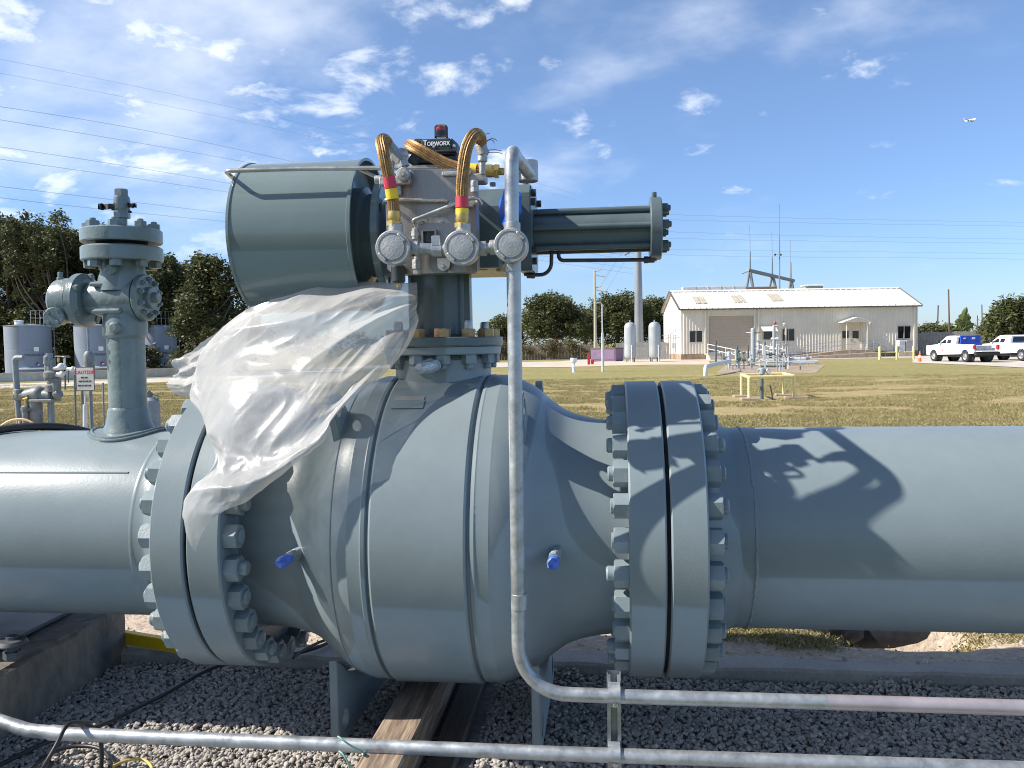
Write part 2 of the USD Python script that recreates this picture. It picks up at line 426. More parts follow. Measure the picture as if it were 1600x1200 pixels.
# vent fittings with blue tape over their ends
for (u, v, y0, d, ln) in ((470, 862, 2.83, (-0.30, -1, -0.12), 0.105), (868, 866, 2.79, (-0.03, -1, -0.1), 0.085)):
    p = at(u, v, y0); d = np.array(d); d /= np.linalg.norm(d)
    f = obj('vent_fitting', [cyl(p - d * 0.05, p + d * ln * 0.35, 0.0215, 18, 0.002), hexnut(0.040, 0.022, p + d * ln * 0.35, d, 0.3), cyl(p + d * ln * 0.45, p + d * ln * 0.85, 0.0175, 16, 0.002)], 'valve_paint', valve)
    capm = lathe([(0.0185, 0), (0.0205, ln * 0.15), (0.020, ln * 0.42), (0.014, ln * 0.5), (0, ln * 0.52)], 20, p + d * ln * 0.68, d)
    capm.vertices += (meshkit.noise(capm.vertices * 90, 3)[:, None] - 0.5) * 0.006
    obj('tape_cap', capm, 'tape_blue', f)
# name plate
c = at(672, 640, 2.9); phi = math.atan2(D - c[1], c[2] - ZP)
phi = 0.66
def on_body(u_x, r, ph): return pipe_point(u_x, r, ph)
def curved_patch(x0, x1, p0, p1, r, n=8):
    g = [[pipe_point(x, r, p) for x in (x0, x1)] for p in np.linspace(p0, p1, n)]
    g2 = [[pipe_point(x, r - 0.004, p) for x in (x0, x1)] for p in np.linspace(p0, p1, n)]
    a, b = sheet(g), sheet(g2)
    return cat([a, b])
np_ = obj('name_plate', curved_patch(-0.775, -0.655, 0.545, 0.625, 0.6085), 'valve_paint', valve)
mat('plate_scuffed', (0.30, 0.26, 0.24), rough=0.45, col2=(0.30, 0.33, 0.35), scale=40, stretch=(0.3, 1, 1), metal=0.3)
obj('plate_label', curved_patch(-0.772, -0.660, 0.500, 0.543, 0.6080), 'plate_scuffed', np_, label='scuffed brownish plate')

# bonnet and mounting flange on top of the valve
TOPX = XC - 0.012
obj('bonnet', lathe([(0.19, 1.30), (0.19, 1.445), (0.17, 1.470), (0, 1.470)], 64, (TOPX, D, 0)), 'valve_paint', valve)
obj('top_flange', lathe([(0, 1.466), (0.226, 1.466), (0.230, 1.470), (0.230, 1.4945), (0.227, 1.498), (0, 1.498)], 72, (TOPX, D, 0)), 'valve_paint', valve)
for k in range(12):
    a = (k + 0.35) * math.pi / 6
    c = np.array([TOPX + 0.196 * math.cos(a), D + 0.196 * math.sin(a), 1.4655])
    n = obj('bonnet_nut', hexnut(0.052, 0.034, c, (0, 0, -1), a), 'nut_paint', valve)
    obj('stud', stud(0.0165, 0.020, c - np.array([0, 0, 0.0345]), (0, 0, -1)), 'nut_paint', n)
# taped over grease fitting under the flange
p = at(683, 571, 3.06); q = at(655, 577, 2.97)
tp = tube(spline([p, (p * 0.6 + q * 0.4) + [0, 0, 0.004], q], 14), [0.02, 0.021, 0.024, 0.026, 0.027, 0.026, 0.027, 0.025, 0.026, 0.024, 0.024, 0.022, 0.023, 0.019], 16)
tp.vertices += (meshkit.noise(tp.vertices * 60, 5)[:, None] - 0.5) * 0.010
obj('taped_fitting', tp, 'duct_tape', valve, smooth=15)

# pipelines either side
def pipeline(label, s, x_end):
    g = XC + s * GAP
    t = thing('pipeline', label, 'pipe', (g, D, 0))
    x0, x1 = sorted((g + s * 0.007, g + s * (0.007 + FT)))
    obj('pipe_flange', lathe(flange_profile(x0, x1), 144, (0, D, ZP), AX), 'pipe_paint', t)
    xs = [(0.455, FT - 0.01), (0.452, FT + 0.01), (0.43, FT + 0.04), (0.40, FT + 0.085), (0.386, FT + 0.12), (RP, FT + 0.135), (RP, FT + 0.168), (RP + 0.001, FT + 0.172), (RP + 0.002, FT + 0.178), (RP + 0.001, FT + 0.184), (RP, FT + 0.188)]
    pr = [(r, g + s * (0.007 + x)) for r, x in xs] + [(RP, x_end), (0, x_end)]
    if s < 0: pr = pr[::-1]
    obj('pipe', lathe(pr, 144, (0, D, ZP), AX), 'pipe_paint', t)
    flange_nuts(t, g + s * (0.007 + FT), s)
    return t
pl_right = pipeline('grey-green painted pipeline right of the valve, with the shadow of the actuator on it', 1, 4.6)
pl_left = pipeline('grey-green painted pipeline left of the valve, carrying the capped plug valve riser', -1, -5.2)
xs = np.linspace(XC - GAP - 0.36, -5.0, 60)
bead = tube([pipe_point(x, RP + 0.0005, 0.86) for x in xs], 0.004, 8)
obj('weld_seam', bead, 'pipe_paint', pl_left)
# brushed weld on the right pipe: a ring of small ripples
rng = np.random.default_rng(3)
ring = [pipe_point(XC + GAP + FT + 0.185 + rng.normal(0, 0.0012), RP + 0.0005 + rng.normal(0, 0.0008), a) for a in np.linspace(0, 2 * math.pi, 220)]
obj('weld_bead', tube(ring, 0.0042, 6, caps=False), 'pipe_paint', pl_right)

# ================================================================ timbers
mat('timber_painted_shade', (0.10, 0.065, 0.042), rough=0.8, col2=(0.05, 0.035, 0.025), scale=9, stretch=(4, 0.35, 4), bump=0.006, bscale=14)  # darkened copy of the timber material, with the shade painted into its colour
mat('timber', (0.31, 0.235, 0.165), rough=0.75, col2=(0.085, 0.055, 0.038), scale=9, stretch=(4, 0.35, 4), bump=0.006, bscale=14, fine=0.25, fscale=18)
def timber(x0, x1, y0, y1, z1, label, seed, m_='timber'):
    m = rbox((x0, y0, -0.01), (x1, y1, z1), 0.006).subdivide().subdivide().subdivide()
    m.vertices += (meshkit.fbm(m.vertices * [9, 3, 9], 3, seed)[:, None] - 0.5) * 0.008
    return single('timber', m, m_, label, 'timber', smooth=20)
tx = at(597, 1180, 2.72)[0]
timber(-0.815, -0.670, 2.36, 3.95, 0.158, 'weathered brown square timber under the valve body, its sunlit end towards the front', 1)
timber(-0.650, -0.545, 2.50, 3.98, 0.030, 'square timber right of the sunlit one, shade painted into its darker colour', 2, 'timber_painted_shade')
# ================================================================ the actuator on top of the valve
ZA = 1.945
act = thing('valve_actuator', 'grey-green scotch-yoke actuator with big spring can, standing on the column over the valve', 'actuator', (TOPX, D, 1.498))
col = [(0, 1.4985), (0.235, 1.4985), (0.239, 1.502), (0.239, 1.530), (0.236, 1.533), (0.128, 1.533), (0.120, 1.545), (0.118, 1.80), (0, 1.80)]
obj('mounting_column', lathe(col, 72, (TOPX, D, 0)), 'dark_paint', act)
obj('column_rib', rbox((TOPX + 0.105, D - 0.10, 1.536), (TOPX + 0.127, D - 0.085, 1.80), 0.002), 'dark_paint', act)
obj('column_rib', rbox((TOPX - 0.127, D - 0.045, 1.536), (TOPX - 0.112, D - 0.03, 1.80), 0.002), 'dark_paint', act)
for k in range(12):
    a = (k + 0.35) * math.pi / 6
    c = np.array([TOPX + 0.196 * math.cos(a), D + 0.196 * math.sin(a), 1.5335])
    if k % 3 == 1:
        n = obj('mounting_nut', hexnut(0.050, 0.030, c, (0, 0, 1), a), 'rust_nut', act, label='rust-coloured bolt head')
        obj('stud', stud(0.0175, 0.032, c + [0, 0, 0.0305], (0, 0, 1)), 'galvanised', n)
    else:
        obj('mounting_nut', hexnut(0.056, 0.032, c, (0, 0, 1), a + 0.3), 'rust_nut', act, label='rust-coloured bolt head')
# yoke housing
hz = lambda x0, x1, y0, y1, z0, z1, b: hull([(x, y, z) for x in (x0, x1) for y, z in ((y0, z0 + b), (y0, z1 - b), (y0 + b, z1), (y1 - b, z1), (y1, z1 - b), (y1, z0 + b), (y1 - b, z0), (y0 + b, z0))])
obj('yoke_housing', [hz(-0.80, -0.352, 3.06, 3.52, 1.805, 2.085, 0.075), hz(-0.352, -0.325, 3.10, 3.47, 1.84, 2.06, 0.07), rbox((-0.46, 3.03, 1.782), (-0.38, 3.16, 1.842), 0.004)], 'dark_paint', act)
obj('housing_base', rbox((-0.80, 3.08, 1.785), (-0.40, 3.50, 1.804), 0.003), 'dark_paint', act)
for (u, v) in ((755, 418), (783, 420)):
    p = at(u, v - 5, 3.10); obj('housing_bolt', hexnut(0.034, 0.022, p, (0, 0, -1)), 'rust_nut', act)
obj('lifting_eye', hexnut(0.022, 0.014, at(770, 291, 3.2), (0, 0, 1)), 'dark_paint', act)
# spring can: shell, rolled lips, recessed end, hub
XL, XR, RC = -1.400, -0.925, 0.298
can = [(0, XL + 0.03), (RC - 0.05, XL + 0.02), (RC - 0.012, XL + 0.004), (RC + 0.004, XL), (RC + 0.0045, XL + 0.010), (RC, XL + 0.013), (RC, XR - 0.016), (RC + 0.005, XR - 0.013), (RC + 0.005, XR), (RC - 0.006, XR), (RC - 0.008, XR - 0.055), (0.20, XR - 0.060), (0.0, XR - 0.060)]
obj('spring_can', lathe(can, 144, (0, D, ZA), AX), 'gloss_paint', act)
obj('can_hub', lathe([(0.19, XR - 0.0595), (0.19, XR - 0.01), (0.165, XR), (0.165, XR + 0.055), (0, XR + 0.055)], 72, (0, D, ZA), AX), 'gloss_paint', act)
fl = sg.Point(0, 0).buffer(0.238, 48)
for k in range(8):
    a = (k + 0.5) * math.pi / 4; fl = fl.difference(sg.Point(0.205 * math.cos(a), 0.205 * math.sin(a)).buffer(0.017))
obj('can_flange', prism(fl, 0.030, (XR + 0.071, D, ZA), AX, (0, 1, 0), bevel=0.003), 'gloss_paint', act)
# hydraulic cylinder
plate = sg.box(-0.162, -0.162, 0.162, 0.162).intersection(sg.Point(0, 0).buffer(0.205, 48))
obj('cylinder_flange', prism(plate, 0.052, (-0.299, D, ZA - 0.004), AX, (0, 1, 0), bevel=0.004), 'dark_paint', act)
for y, z in ((-0.125, 0.125), (-0.125, -0.13), (0.125, 0.125), (-0.14, 0.09), (-0.14, -0.09)):
    obj('flange_bolt', hexnut(0.026, 0.017, (-0.272, D + y, ZA + z), AX), 'black_plastic', act)
obj('flange_plug', cyl((-0.300, D - 0.05, ZA + 0.155), (-0.300, D - 0.05, ZA + 0.178), 0.011, 12, 0.002), 'dark_paint', act)
obj('cylinder_tube', lathe([(0.069, -0.2725), (0.069, 0.172)], 64, (0, D, ZA - 0.006), AX), 'dark_paint', act)
obj('cylinder_cap', lathe([(0, 0.172), (0.116, 0.172), (0.120, 0.176), (0.120, 0.212), (0.116, 0.216), (0, 0.216)], 64, (0, D, ZA - 0.006), AX), 'dark_paint', act)
for k in range(6):
    a = k * math.pi / 3 + 0.06
    c = np.array([0, D - 0.081 * math.cos(a), ZA - 0.006 + 0.081 * math.sin(a)])
    r = obj('tie_rod', cyl(c + AX * -0.272, c + AX * 0.1725, 0.0115, 16), 'dark_paint', act)
    obj('rod_nut', hexnut(0.034, 0.024, c + AX * 0.2165, AX, a), 'dark_paint', r)
    obj('rod_end', stud(0.0115, 0.010, c + AX * 0.2405, AX), 'dark_paint', r)
obj('cap_plug', cyl((0.190, D - 0.02, ZA + 0.110), (0.190, D - 0.02, ZA + 0.130), 0.010, 12, 0.002), 'dark_paint', act)
# dark tubes under the cylinder
yb = D - 0.01
P = lambda u, v, y=yb: at(u, v, y)
obj('hydraulic_tube', tube(fillet([P(824, 418), P(824, 430), P(861, 429), P(862, 392)], 0.045), 0.0075, 12), 'dark_tube', act)
obj('tube_elbow', [cyl(P(823.5, 415), P(823.5, 431), 0.012, 12), cyl(P(823, 430), P(836, 430), 0.0125, 12, 0.002), hexnut(0.026, 0.014, P(830, 430), AX)], 'dark_tube', act)
obj('hydraulic_tube', tube(fillet([P(873, 392), P(873, 407), P(1010, 406)], 0.03), 0.0075, 12), 'dark_tube', act)
obj('tube_elbow', [cyl(P(1008, 406), P(1023, 405.5), 0.0125, 12, 0.002), cyl(P(1021, 408), P(1021, 396), 0.013, 12), hexnut(0.026, 0.016, P(1006, 406), AX)], 'dark_tube', act)
# blue octagonal cover
bd = np.array([-1.0, -0.75, 0.03]); bc = at(797, 324, 2.96)
octp = sg.Polygon([(0.078 * math.cos(math.pi / 8 + k * math.pi / 4), 0.078 * math.sin(math.pi / 8 + k * math.pi / 4)) for k in range(8)])
obj('blue_cover', prism(octp, 0.012, bc, bd, (1, -0.5, 0), bevel=0.002), 'blue_plastic', act)
# stainless control panel with folded edges
YP = 2.765
x0, x1, z0, z1 = -0.730, -0.424, 1.744, 2.088
pp = sg.Polygon([(x0, z0 + 0.02), (x0 + 0.02, z0), (x1, z0), (x1, z1 - 0.015), (x1 - 0.015, z1), (x0 + 0.09, z1), (x0 + 0.09, z1 - 0.0), (x0, z1 - 0.085)])
win = sg.box(-0.598, 1.832, -0.558, 1.882)
panel = obj('control_panel', [prism(pp.difference(win), 0.005, (0, YP, 0), (0, -1, 0), AX), box((x0, YP + 0.0027, z0 + 0.03), (x0 + 0.004, YP + 0.07, z1 - 0.09)), box((x1 - 0.004, YP + 0.0027, z0 + 0.01), (x1, YP + 0.07, z1 - 0.02)), box((x0 + 0.03, YP + 0.0027, z0), (x1 - 0.01, YP + 0.06, z0 + 0.004))], 'stainless', act)
obj('panel_bracket', [rbox((-0.70, YP + 0.01, 1.95), (-0.46, 3.07, 1.985), 0.003), rbox((-0.70, YP + 0.01, 1.82), (-0.46, 3.07, 1.85), 0.003)], 'stainless', act)
for (u, v) in ((658, 346.5), (689, 346)):
    p = at(u, v, YP - 0.004); obj('panel_screw', [lathe([(0.0085, 0), (0.0085, 0.002), (0.006, 0.0022), (0.005, 0.006), (0, 0.007)], 16, p, (0, -1, 0))], 'tube_steel', panel)
fr = sg.box(-0.603, 1.828, -0.553, 1.886).difference(sg.box(-0.597, 1.834, -0.559, 1.880))
obj('strut_frame', prism(fr, 0.05, (0, YP - 0.010, 0), (0, -1, 0), AX), 'stainless', panel)
# tubing and fittings on and above the panel
YT = YP - 0.03
Q = lambda u, v, y=YT: at(u, v, y)
def tubing(pts, r=0.0062, rad=0.02, m='tube_steel', n=12):
    return obj('tubing', tube(fillet(pts, rad), r, n), m, act)
tubing([Q(600, 318, 2.80), Q(603, 312), Q(697, 312.5), Q(702, 320, YP)])
tubing([Q(650, 372, YP - 0.02), Q(650, 352, YP - 0.02), Q(643, 345, YP - 0.045), Q(722, 314, YP - 0.05), Q(745, 308, YP - 0.05), Q(752, 318, YP - 0.01)])
yc = 2.985
tubing([at(364, 278, 3.10), at(352, 267, yc), at(470, 263.5, yc), at(690, 262, yc)], 0.0085, 0.03)
tubing([at(540, 263.5, yc), at(557, 263, yc), at(588, 277, 3.02)], 0.007, 0.02)
obj('fitting', [hexnut(0.034, 0.03, Q(735, 317, YP), (0, -1, 0)), cyl(Q(722, 318, YP - 0.02), Q(748, 316, YP - 0.02), 0.010, 14, 0.002)], 'cast_aluminium', act)
obj('fitting', [cyl(Q(702, 318, YP), Q(708, 318, YP - 0.03), 0.012, 12, 0.002), hexnut(0.022, 0.014, Q(712, 317, YP - 0.02), AX)], 'cast_aluminium', act)
obj('fitting', [cyl(Q(649, 357, YP - 0.02), Q(649, 375, YP - 0.02), 0.0115, 14, 0.002), hexnut(0.025, 0.016, Q(649, 369, YP - 0.02), (0, 0, 1)), cyl(Q(651, 372, YP - 0.02), Q(651, 402, YP - 0.02), 0.008, 12)], 'cast_aluminium', act)
obj('fitting', [cyl(Q(651, 402, YP - 0.03), Q(651, 429, YP - 0.03), 0.0095, 14, 0.002), hexnut(0.027, 0.03, Q(651, 420, YP - 0.03), (0, 0, 1)), hexnut(0.021, 0.012, Q(651, 428, YP - 0.03), (0, 0, 1), .4)], 'cast_aluminium', act)
# valve manifold, upper left of the panel
YM = YP - 0.035
obj('solenoid_manifold', [rbox(at(592, 289, YM) , at(640, 274, YM - 0.0) + [0, 0.06, 0], 0.004), cyl(at(586, 281, YM + 0.02), at(597, 281, YM + 0.02), 0.0145, 16, 0.002), lathe([(0.022, 0), (0.022, 0.022), (0.0185, 0.028), (0.0085, 0.029), (0.0075, 0.033), (0, 0.033)], 28, at(632, 274, YM), (0, -1, 0)), cyl(at(622, 290, YM + 0.02), at(622, 301, YM + 0.02), 0.0115, 14, 0.002), hexnut(0.022, 0.016, at(622, 305, YM + 0.02), (0, 0, 1))], 'cast_aluminium', act)
obj('solenoid_body', [cyl(at(606, 225, YM - 0.005), at(621, 243, YM), 0.0185, 20, 0.003), cyl(at(617, 238, YM), at(628, 253, YM), 0.0205, 20, 0.004), cyl(at(626, 248, YM), at(632, 272, YM), 0.0125, 16, 0.002), hexnut(0.036, 0.020, at(628, 252, YM), at(632, 266, YM) - at(626, 248, YM)), trimesh.creation.icosphere(2, 0.0215).apply_translation(at(628, 241, YM + 0.01))], 'cast_aluminium', act)
obj('small_tube_fitting', [cyl(at(612.5, 244, YM + 0.01), at(612.5, 256, YM + 0.01), 0.0085, 12, 0.001), hexnut(0.019, 0.012, at(612.5, 257, YM + 0.01), (0, 0, 1)), tube(fillet([at(613, 254, YM + 0.01), at(613, 271, YM + 0.01), at(619, 276, YM + 0.01)], 0.01), 0.0068, 10)], 'tube_steel', act)
obj('solenoid_manifold', [rbox(at(733, 283, YM + 0.03), at(757, 270, YM + 0.03) + [0, 0.08, 0], 0.004), rbox(at(690, 275, YM + 0.02), at(735, 266, YM + 0.02) + [0, 0.05, 0], 0.004), cyl(at(741, 282, YM + 0.02), at(741, 293, YM + 0.02), 0.0125, 14, 0.002), hexnut(0.022, 0.016, at(741, 300, YM + 0.02), (0, 0, 1))], 'cast_aluminium', act, label='manifold block right of the tall hose')
obj('solenoid_body', [cyl(at(749, 217, YM + 0.02), at(754, 228, YM + 0.02), 0.0185, 20, 0.003), cyl(at(750, 226, YM + 0.02), at(756, 243, YM + 0.02), 0.0205, 20, 0.004), cyl(at(754, 241, YM + 0.02), at(753.5, 253, YM + 0.02), 0.0165, 18, 0.002), cyl(at(753.5, 250, YM + 0.02), at(753.5, 272, YM + 0.02), 0.0105, 14)], 'cast_aluminium', act)
for k, pts in enumerate((((758, 212), (761, 208.5), (765, 208.5)), ((760, 222), (766, 217), (772, 217), (776, 220)), ((760, 222), (766, 218.5), (769, 219), (772, 224)), ((762, 235), (771, 234), (784, 236)), ((762, 239), (772, 238), (785, 240)))):
    obj('loose_wire', tube(spline([at(u, v, YM + 0.02) for u, v in pts], 14), 0.0012, 6), 'black_rubber', act)
# filter bowl under the first outlet box
pb = at(622, 415, YP - 0.02)
obj('filter_bowl', lathe([(0, 0), (0.021, 0), (0.024, -0.004), (0.0235, -0.052), (0.018, -0.058), (0, -0.058)], 28, pb), 'black_plastic', act)
obj('drain_cock', [cyl(pb + [0, 0, -0.056], pb + [0, 0, -0.072], 0.0055, 10), hexnut(0.012, 0.006, pb + [0, 0, -0.064], (0, 0, -1))], 'brass', act)

# ---------------------------------------------------------------- limit switch box on top of the actuator
YS = 3.12
sw = thing('limit_switch_box', 'black limit switch box with white lettering and red beacon, on top of the actuator', 'switch box', at(686, 262, YS))
bx = lambda u0, v0, u1, v1, dy, dp=0.10, b=0.006: rbox(at(u0, v1, YS + dy), at(u1, v0, YS + dy) + [0, dp, 0], b)
obj('housing', [bx(658, 215, 704, 242, 0), hull(np.vstack([bx(703, 215.5, 708, 242, 0.006).vertices, bx(712, 222, 714, 242, 0.03, 0.07).vertices])), bx(680, 233, 713, 238, -0.012, 0.05, 0.003)], 'black_plastic', sw)
obj('base', [bx(648, 241, 714, 254, 0.012, 0.09), bx(652, 252, 710, 270, 0.025, 0.07)], 'black_plastic', sw)
obj('cable_gland', [cyl(at(640, 243, YS + 0.02), at(655, 252, YS + 0.03), 0.026, 20, 0.004), cyl(at(648, 222, YS + 0.03), at(660, 222, YS + 0.03), 0.012, 14, 0.002)], 'black_plastic', sw)
c = at(689.5, 213, YS + 0.045)
b_ = obj('beacon', lathe([(0, 0), (0.022, 0), (0.022, 0.018), (0.0, 0.018)], 28, c), 'black_plastic', sw)
obj('indicator', lathe([(0.0, 0.0182), (0.019, 0.0182), (0.019, 0.033), (0.0, 0.034)], 28, c), 'red_plastic', b_)
obj('dome', lathe([(0.026, -0.004), (0.026, 0.034), (0.022, 0.040), (0, 0.041)], 32, c), 'clear_plastic', b_)
obj('lettering', [lettering('T', 0.0180, at(664.3, 223.3, YS - 0.001), AX, (0, -1, 0), 0.0012), lettering('OPWORX', 0.0142, at(685.2, 224.2, YS - 0.001), AX, (0, -1, 0), 0.0012)], 'white_print', sw)
for (u, v) in ((678, 229), (710, 228)):
    obj('screw', hexnut(0.010, 0.006, at(u, v, YS - 0.002), (0, -1, 0)), 'tube_steel', sw)

# ---------------------------------------------------------------- outlet boxes in the conduit run
YB = 2.625
def outlet_box(u, v, label, hubs, r=0.054):
    c = at(u, v, YB)
    t = thing('conduit_outlet_box', label, 'conduit box', c, group=None)
    obj('box_body', [lathe([(0, 0.052), (r * 0.80, 0.052), (r * 0.97, 0.040), (r, 0.0), (r, -0.008), (0, -0.008)], 40, c, (0, 1, 0))], 'cast_aluminium', t)
    cv = lathe([(r * 1.04, -0.0085), (r * 1.04, -0.020), (r * 0.98, -0.024), (r * 0.85, -0.024), (r * 0.83, -0.021), (r * 0.74, -0.021), (r * 0.72, -0.026), (r * 0.4, -0.0275), (0, -0.028)], 48, c, (0, 1, 0))
    cvp = obj('cover', cv, 'cast_aluminium', t)
    for a in (0.75, 0.75 + math.pi):
        q = c + np.array([math.cos(a) * r * 0.80, -0.026, math.sin(a) * r * 0.80]); tdir = np.array([-math.sin(a), 0, math.cos(a)])
        obj('grip_lug', hull(np.vstack([rbox((-0.0045, -0.009, -0.016), (0.0045, 0.004, 0.016), 0.002).vertices @ np.stack([np.array([math.cos(a), 0, math.sin(a)]), [0, 1, 0], tdir]) + q])), 'cast_aluminium', cvp)
    for d, L, rh in hubs:
        d = np.array(d, float); s = c + [0, 0.022, 0]
        obj('hub', [cyl(s + d * r * 0.7, s + d * (r + L), rh, 24, 0.002)], 'cast_aluminium', t)
    return t, c
b1, c1 = outlet_box(616, 388, 'round outlet box at the left end of the row, above the black filter bowl', [((0, 0, 1), 0.026, 0.024), ((1, 0, 0), 0.022, 0.024)])
b2, c2 = outlet_box(722.5, 388, 'round outlet box in the middle of the row, under the tallest braided hose', [((0, 0, 1), 0.026, 0.024), ((1, 0, 0), 0.020, 0.024), ((-1, 0, 0), 0.010, 0.022)])
b3, c3 = outlet_box(799.5, 384.5, 'round outlet box on the tall vertical conduit, right end of the row', [((0, 0, 1), 0.024, 0.0265), ((0, 0, -1), 0.028, 0.0265), ((-1, 0, 0), 0.020, 0.024)], r=0.0525)
o = np.array([0, 0.022, 0])
s1 = thing('conduit_nipple', 'short galvanised conduit with strap between the left and middle outlet boxes', 'conduit', (c1 + c2) / 2 + o)
obj('nipple', cyl(c1 + o + [0.07, 0, 0], c2 + o + [-0.058, 0, 0.0], 0.0185, 20), 'galvanised', s1)
for du in (-0.072, 0.045): obj('rubber_ring', cyl((c1 + c2) / 2 + o + [du - 0.004 + 0.02, 0, 0], (c1 + c2) / 2 + o + [du + 0.024, 0, 0], 0.0215, 20), 'black_rubber', s1)
mid = at(681, 390, YB - 0.002)
obj('strap', [cyl(mid + [-0.017, 0.022, 0], mid + [0.017, 0.022, 0], 0.0205, 20), rbox(mid + [-0.015, 0.005, 0.012], mid + [0.013, 0.010, 0.045], 0.002)], 'galvanised', s1)
obj('strap_foot', [prism(sg.Point(0, 0).buffer(0.021).union(sg.box(-0.021, 0, 0.021, 0.02)), 0.004, mid + [0.002, 0.115, -0.036], (0, -1, 0), AX)], 'galvanised', s1)
obj('strap_screw', lathe([(0.007, 0), (0.006, 0.005), (0, 0.006)], 14, mid + [0.0, 0.112, -0.042], (0, -1, 0)), 'tube_steel', s1)
s2 = thing('conduit_nipple', 'short threaded nipple joining the middle outlet box to the right one', 'conduit', (c2 + c3) / 2 + o)
obj('nipple', cyl(c2 + o + [0.06, 0, 0], c3 + o + [-0.06, 0, 0.0], 0.0165, 20), 'galvanised', s2)

# ---------------------------------------------------------------- braided hoses
def hose(label, pts, bands, r=0.0185, nut_at=(0, -1), n=90):
    p = spline(pts, n); t = thing('braided_hose', label, 'hose', pts[0])
    obj('braid', tube(p, r, 64, ribs=16, depth=0.16, twist=2.0, caps=True), 'bronze_braid', t, smooth=60)
    d = np.r_[0, np.cumsum(np.linalg.norm(np.diff(p, axis=0), axis=1))]
    def seg(a, b, k=6): return np.stack([np.interp(np.linspace(a, b, k) * d[-1], d, p[:, j]) for j in range(3)], 1)
    for a, b, m in bands: obj('band', tube(seg(a, b), r * 1.07, 28), m, t)
    for e in nut_at:
        if e == 0: q, dr = p[0], p[0] - p[1]
        else: q, dr = p[-1], p[-1] - p[-2]
        dr = dr / np.linalg.norm(dr)
        obj('end_fitting', [lathe([(r * 1.06, -0.030), (r * 1.12, -0.012), (r * 1.02, 0.0), (r * 0.9, 0.004), (0, 0.004)], 28, q, dr), hexnut(0.044, 0.016, q + dr * 0.002, dr), cyl(q + dr * 0.015, q + dr * 0.036, 0.0125, 18)], 'brass', t)
    return t
yh = YB + 0.022
hose('bronze braided hose from the left outlet box up to the left solenoid', [at(616, 345, yh), at(615, 322, yh - 0.004), at(611, 295, yh - 0.012), at(603, 258, yh - 0.02), at(597, 230, yh - 0.012), at(595.5, 221, yh + 0.010), at(598.5, 217.5, yh + 0.035), at(606, 225, yh + 0.075)],
     [(0.30, 0.40, 'tape_red'), (0.20, 0.295, 'tape_yellow')], r=0.0190, nut_at=(0,))
hose('tallest bronze braided hose looping over from the middle outlet box', [at(722, 348, yh), at(722, 325, yh), at(722, 290, yh), at(725, 255, yh), at(732, 224, yh + 0.01), at(741, 210.5, yh + 0.025), at(749.5, 213, yh + 0.06), at(751, 222, yh + 0.085)],
     [(0.13, 0.225, 'tape_red'), (0.045, 0.122, 'tape_yellow')], r=0.0195, nut_at=(0,))
hose('bronze braided hose slanting down from the switch box to the conduit end', [at(642, 234, 3.10), at(640, 226, 2.99), at(648, 230, 2.945), at(672, 243, 2.94), at(703, 258, 2.945), at(735, 265, 2.945), at(772, 267.5, 2.945)],
     [(0.77, 0.795, 'tape_red'), (0.80, 0.87, 'tape_yellow')], r=0.0205, nut_at=(-1,))

# ================================================================ galvanised conduits and their post
CR = 0.0228
xa = at(812, 384, YB)[0]
cy = YB + 0.02
up = thing('conduit', 'tall galvanised conduit rising before the valve, bent over at its top end', 'conduit', (-0.27, cy, 0.38))
pz = lambda u, v: at(u, v, cy)
obj('conduit_pipe', tube(fillet([pz(802.5, 412), pz(811.5, 1082), pz(965, 1088), pz(2900, 1143)], [0.275, 0.0], 18), CR, 22), 'galvanised', up)
top = pz(799, 232); pe = at(826, 268, 2.93)
obj('conduit_pipe', tube(fillet([pz(800, 357), top, top + [0.0, 0.13, 0.0], pe + [0, 0.05, 0]], [0.075, 0.05], 10), CR * 0.98, 22), 'galvanised', up)
mat('galvanised_pink', (0.43, 0.385, 0.40), rough=0.42, metal=0.55, var=0.1, scale=12)
obj('painted_length', tube(fillet([pz(1292, 1098 - 1.0), pz(1900, 1114.3)], 0), CR + 0.0005, 22, caps=False), 'galvanised_pink', up, label='faintly pink length of the conduit')
obj('coupling', cyl(pz(811.0, 952), pz(811, 927), CR + 0.0035, 24, 0.002), 'galvanised', up)
# round end box the conduit turns into
eb = at(822, 266, 2.97)
ebt = thing('conduit_end_box', 'round galvanised conduit box at the end of the bent-over conduit', 'conduit box', eb)
obj('box_body', [lathe([(0, -0.036), (0.036, -0.036), (0.038, -0.034), (0.038, 0.034), (0.036, 0.036), (0, 0.036)], 36, eb + [0.003, 0.02, 0])], 'cast_aluminium', ebt)
obj('hub', [cyl(at(792, 268, 2.955), eb + [0, 0.01, 0], 0.013, 18)], 'cast_aluminium', ebt)
low = thing('conduit', 'lowest galvanised conduit along the bottom edge, bent upwards at its left end', 'conduit', (0.2, 2.6, 0.2))
pl = lambda u, v, y=cy: at(u, v, y)
obj('conduit_pipe', tube(fillet([pl(-120, 1092, 2.75), pl(-40, 1114, 2.68), pl(45, 1141), pl(110, 1147), pl(900, 1178.5), pl(2900, 1245)], [0.3, 0.25, 0.1, 0.1], 10), CR, 22), 'galvanised', low)
obj('coupling', cyl(pl(78, 1144.5), pl(101, 1146), CR + 0.003, 24, 0.002), 'galvanised', low)
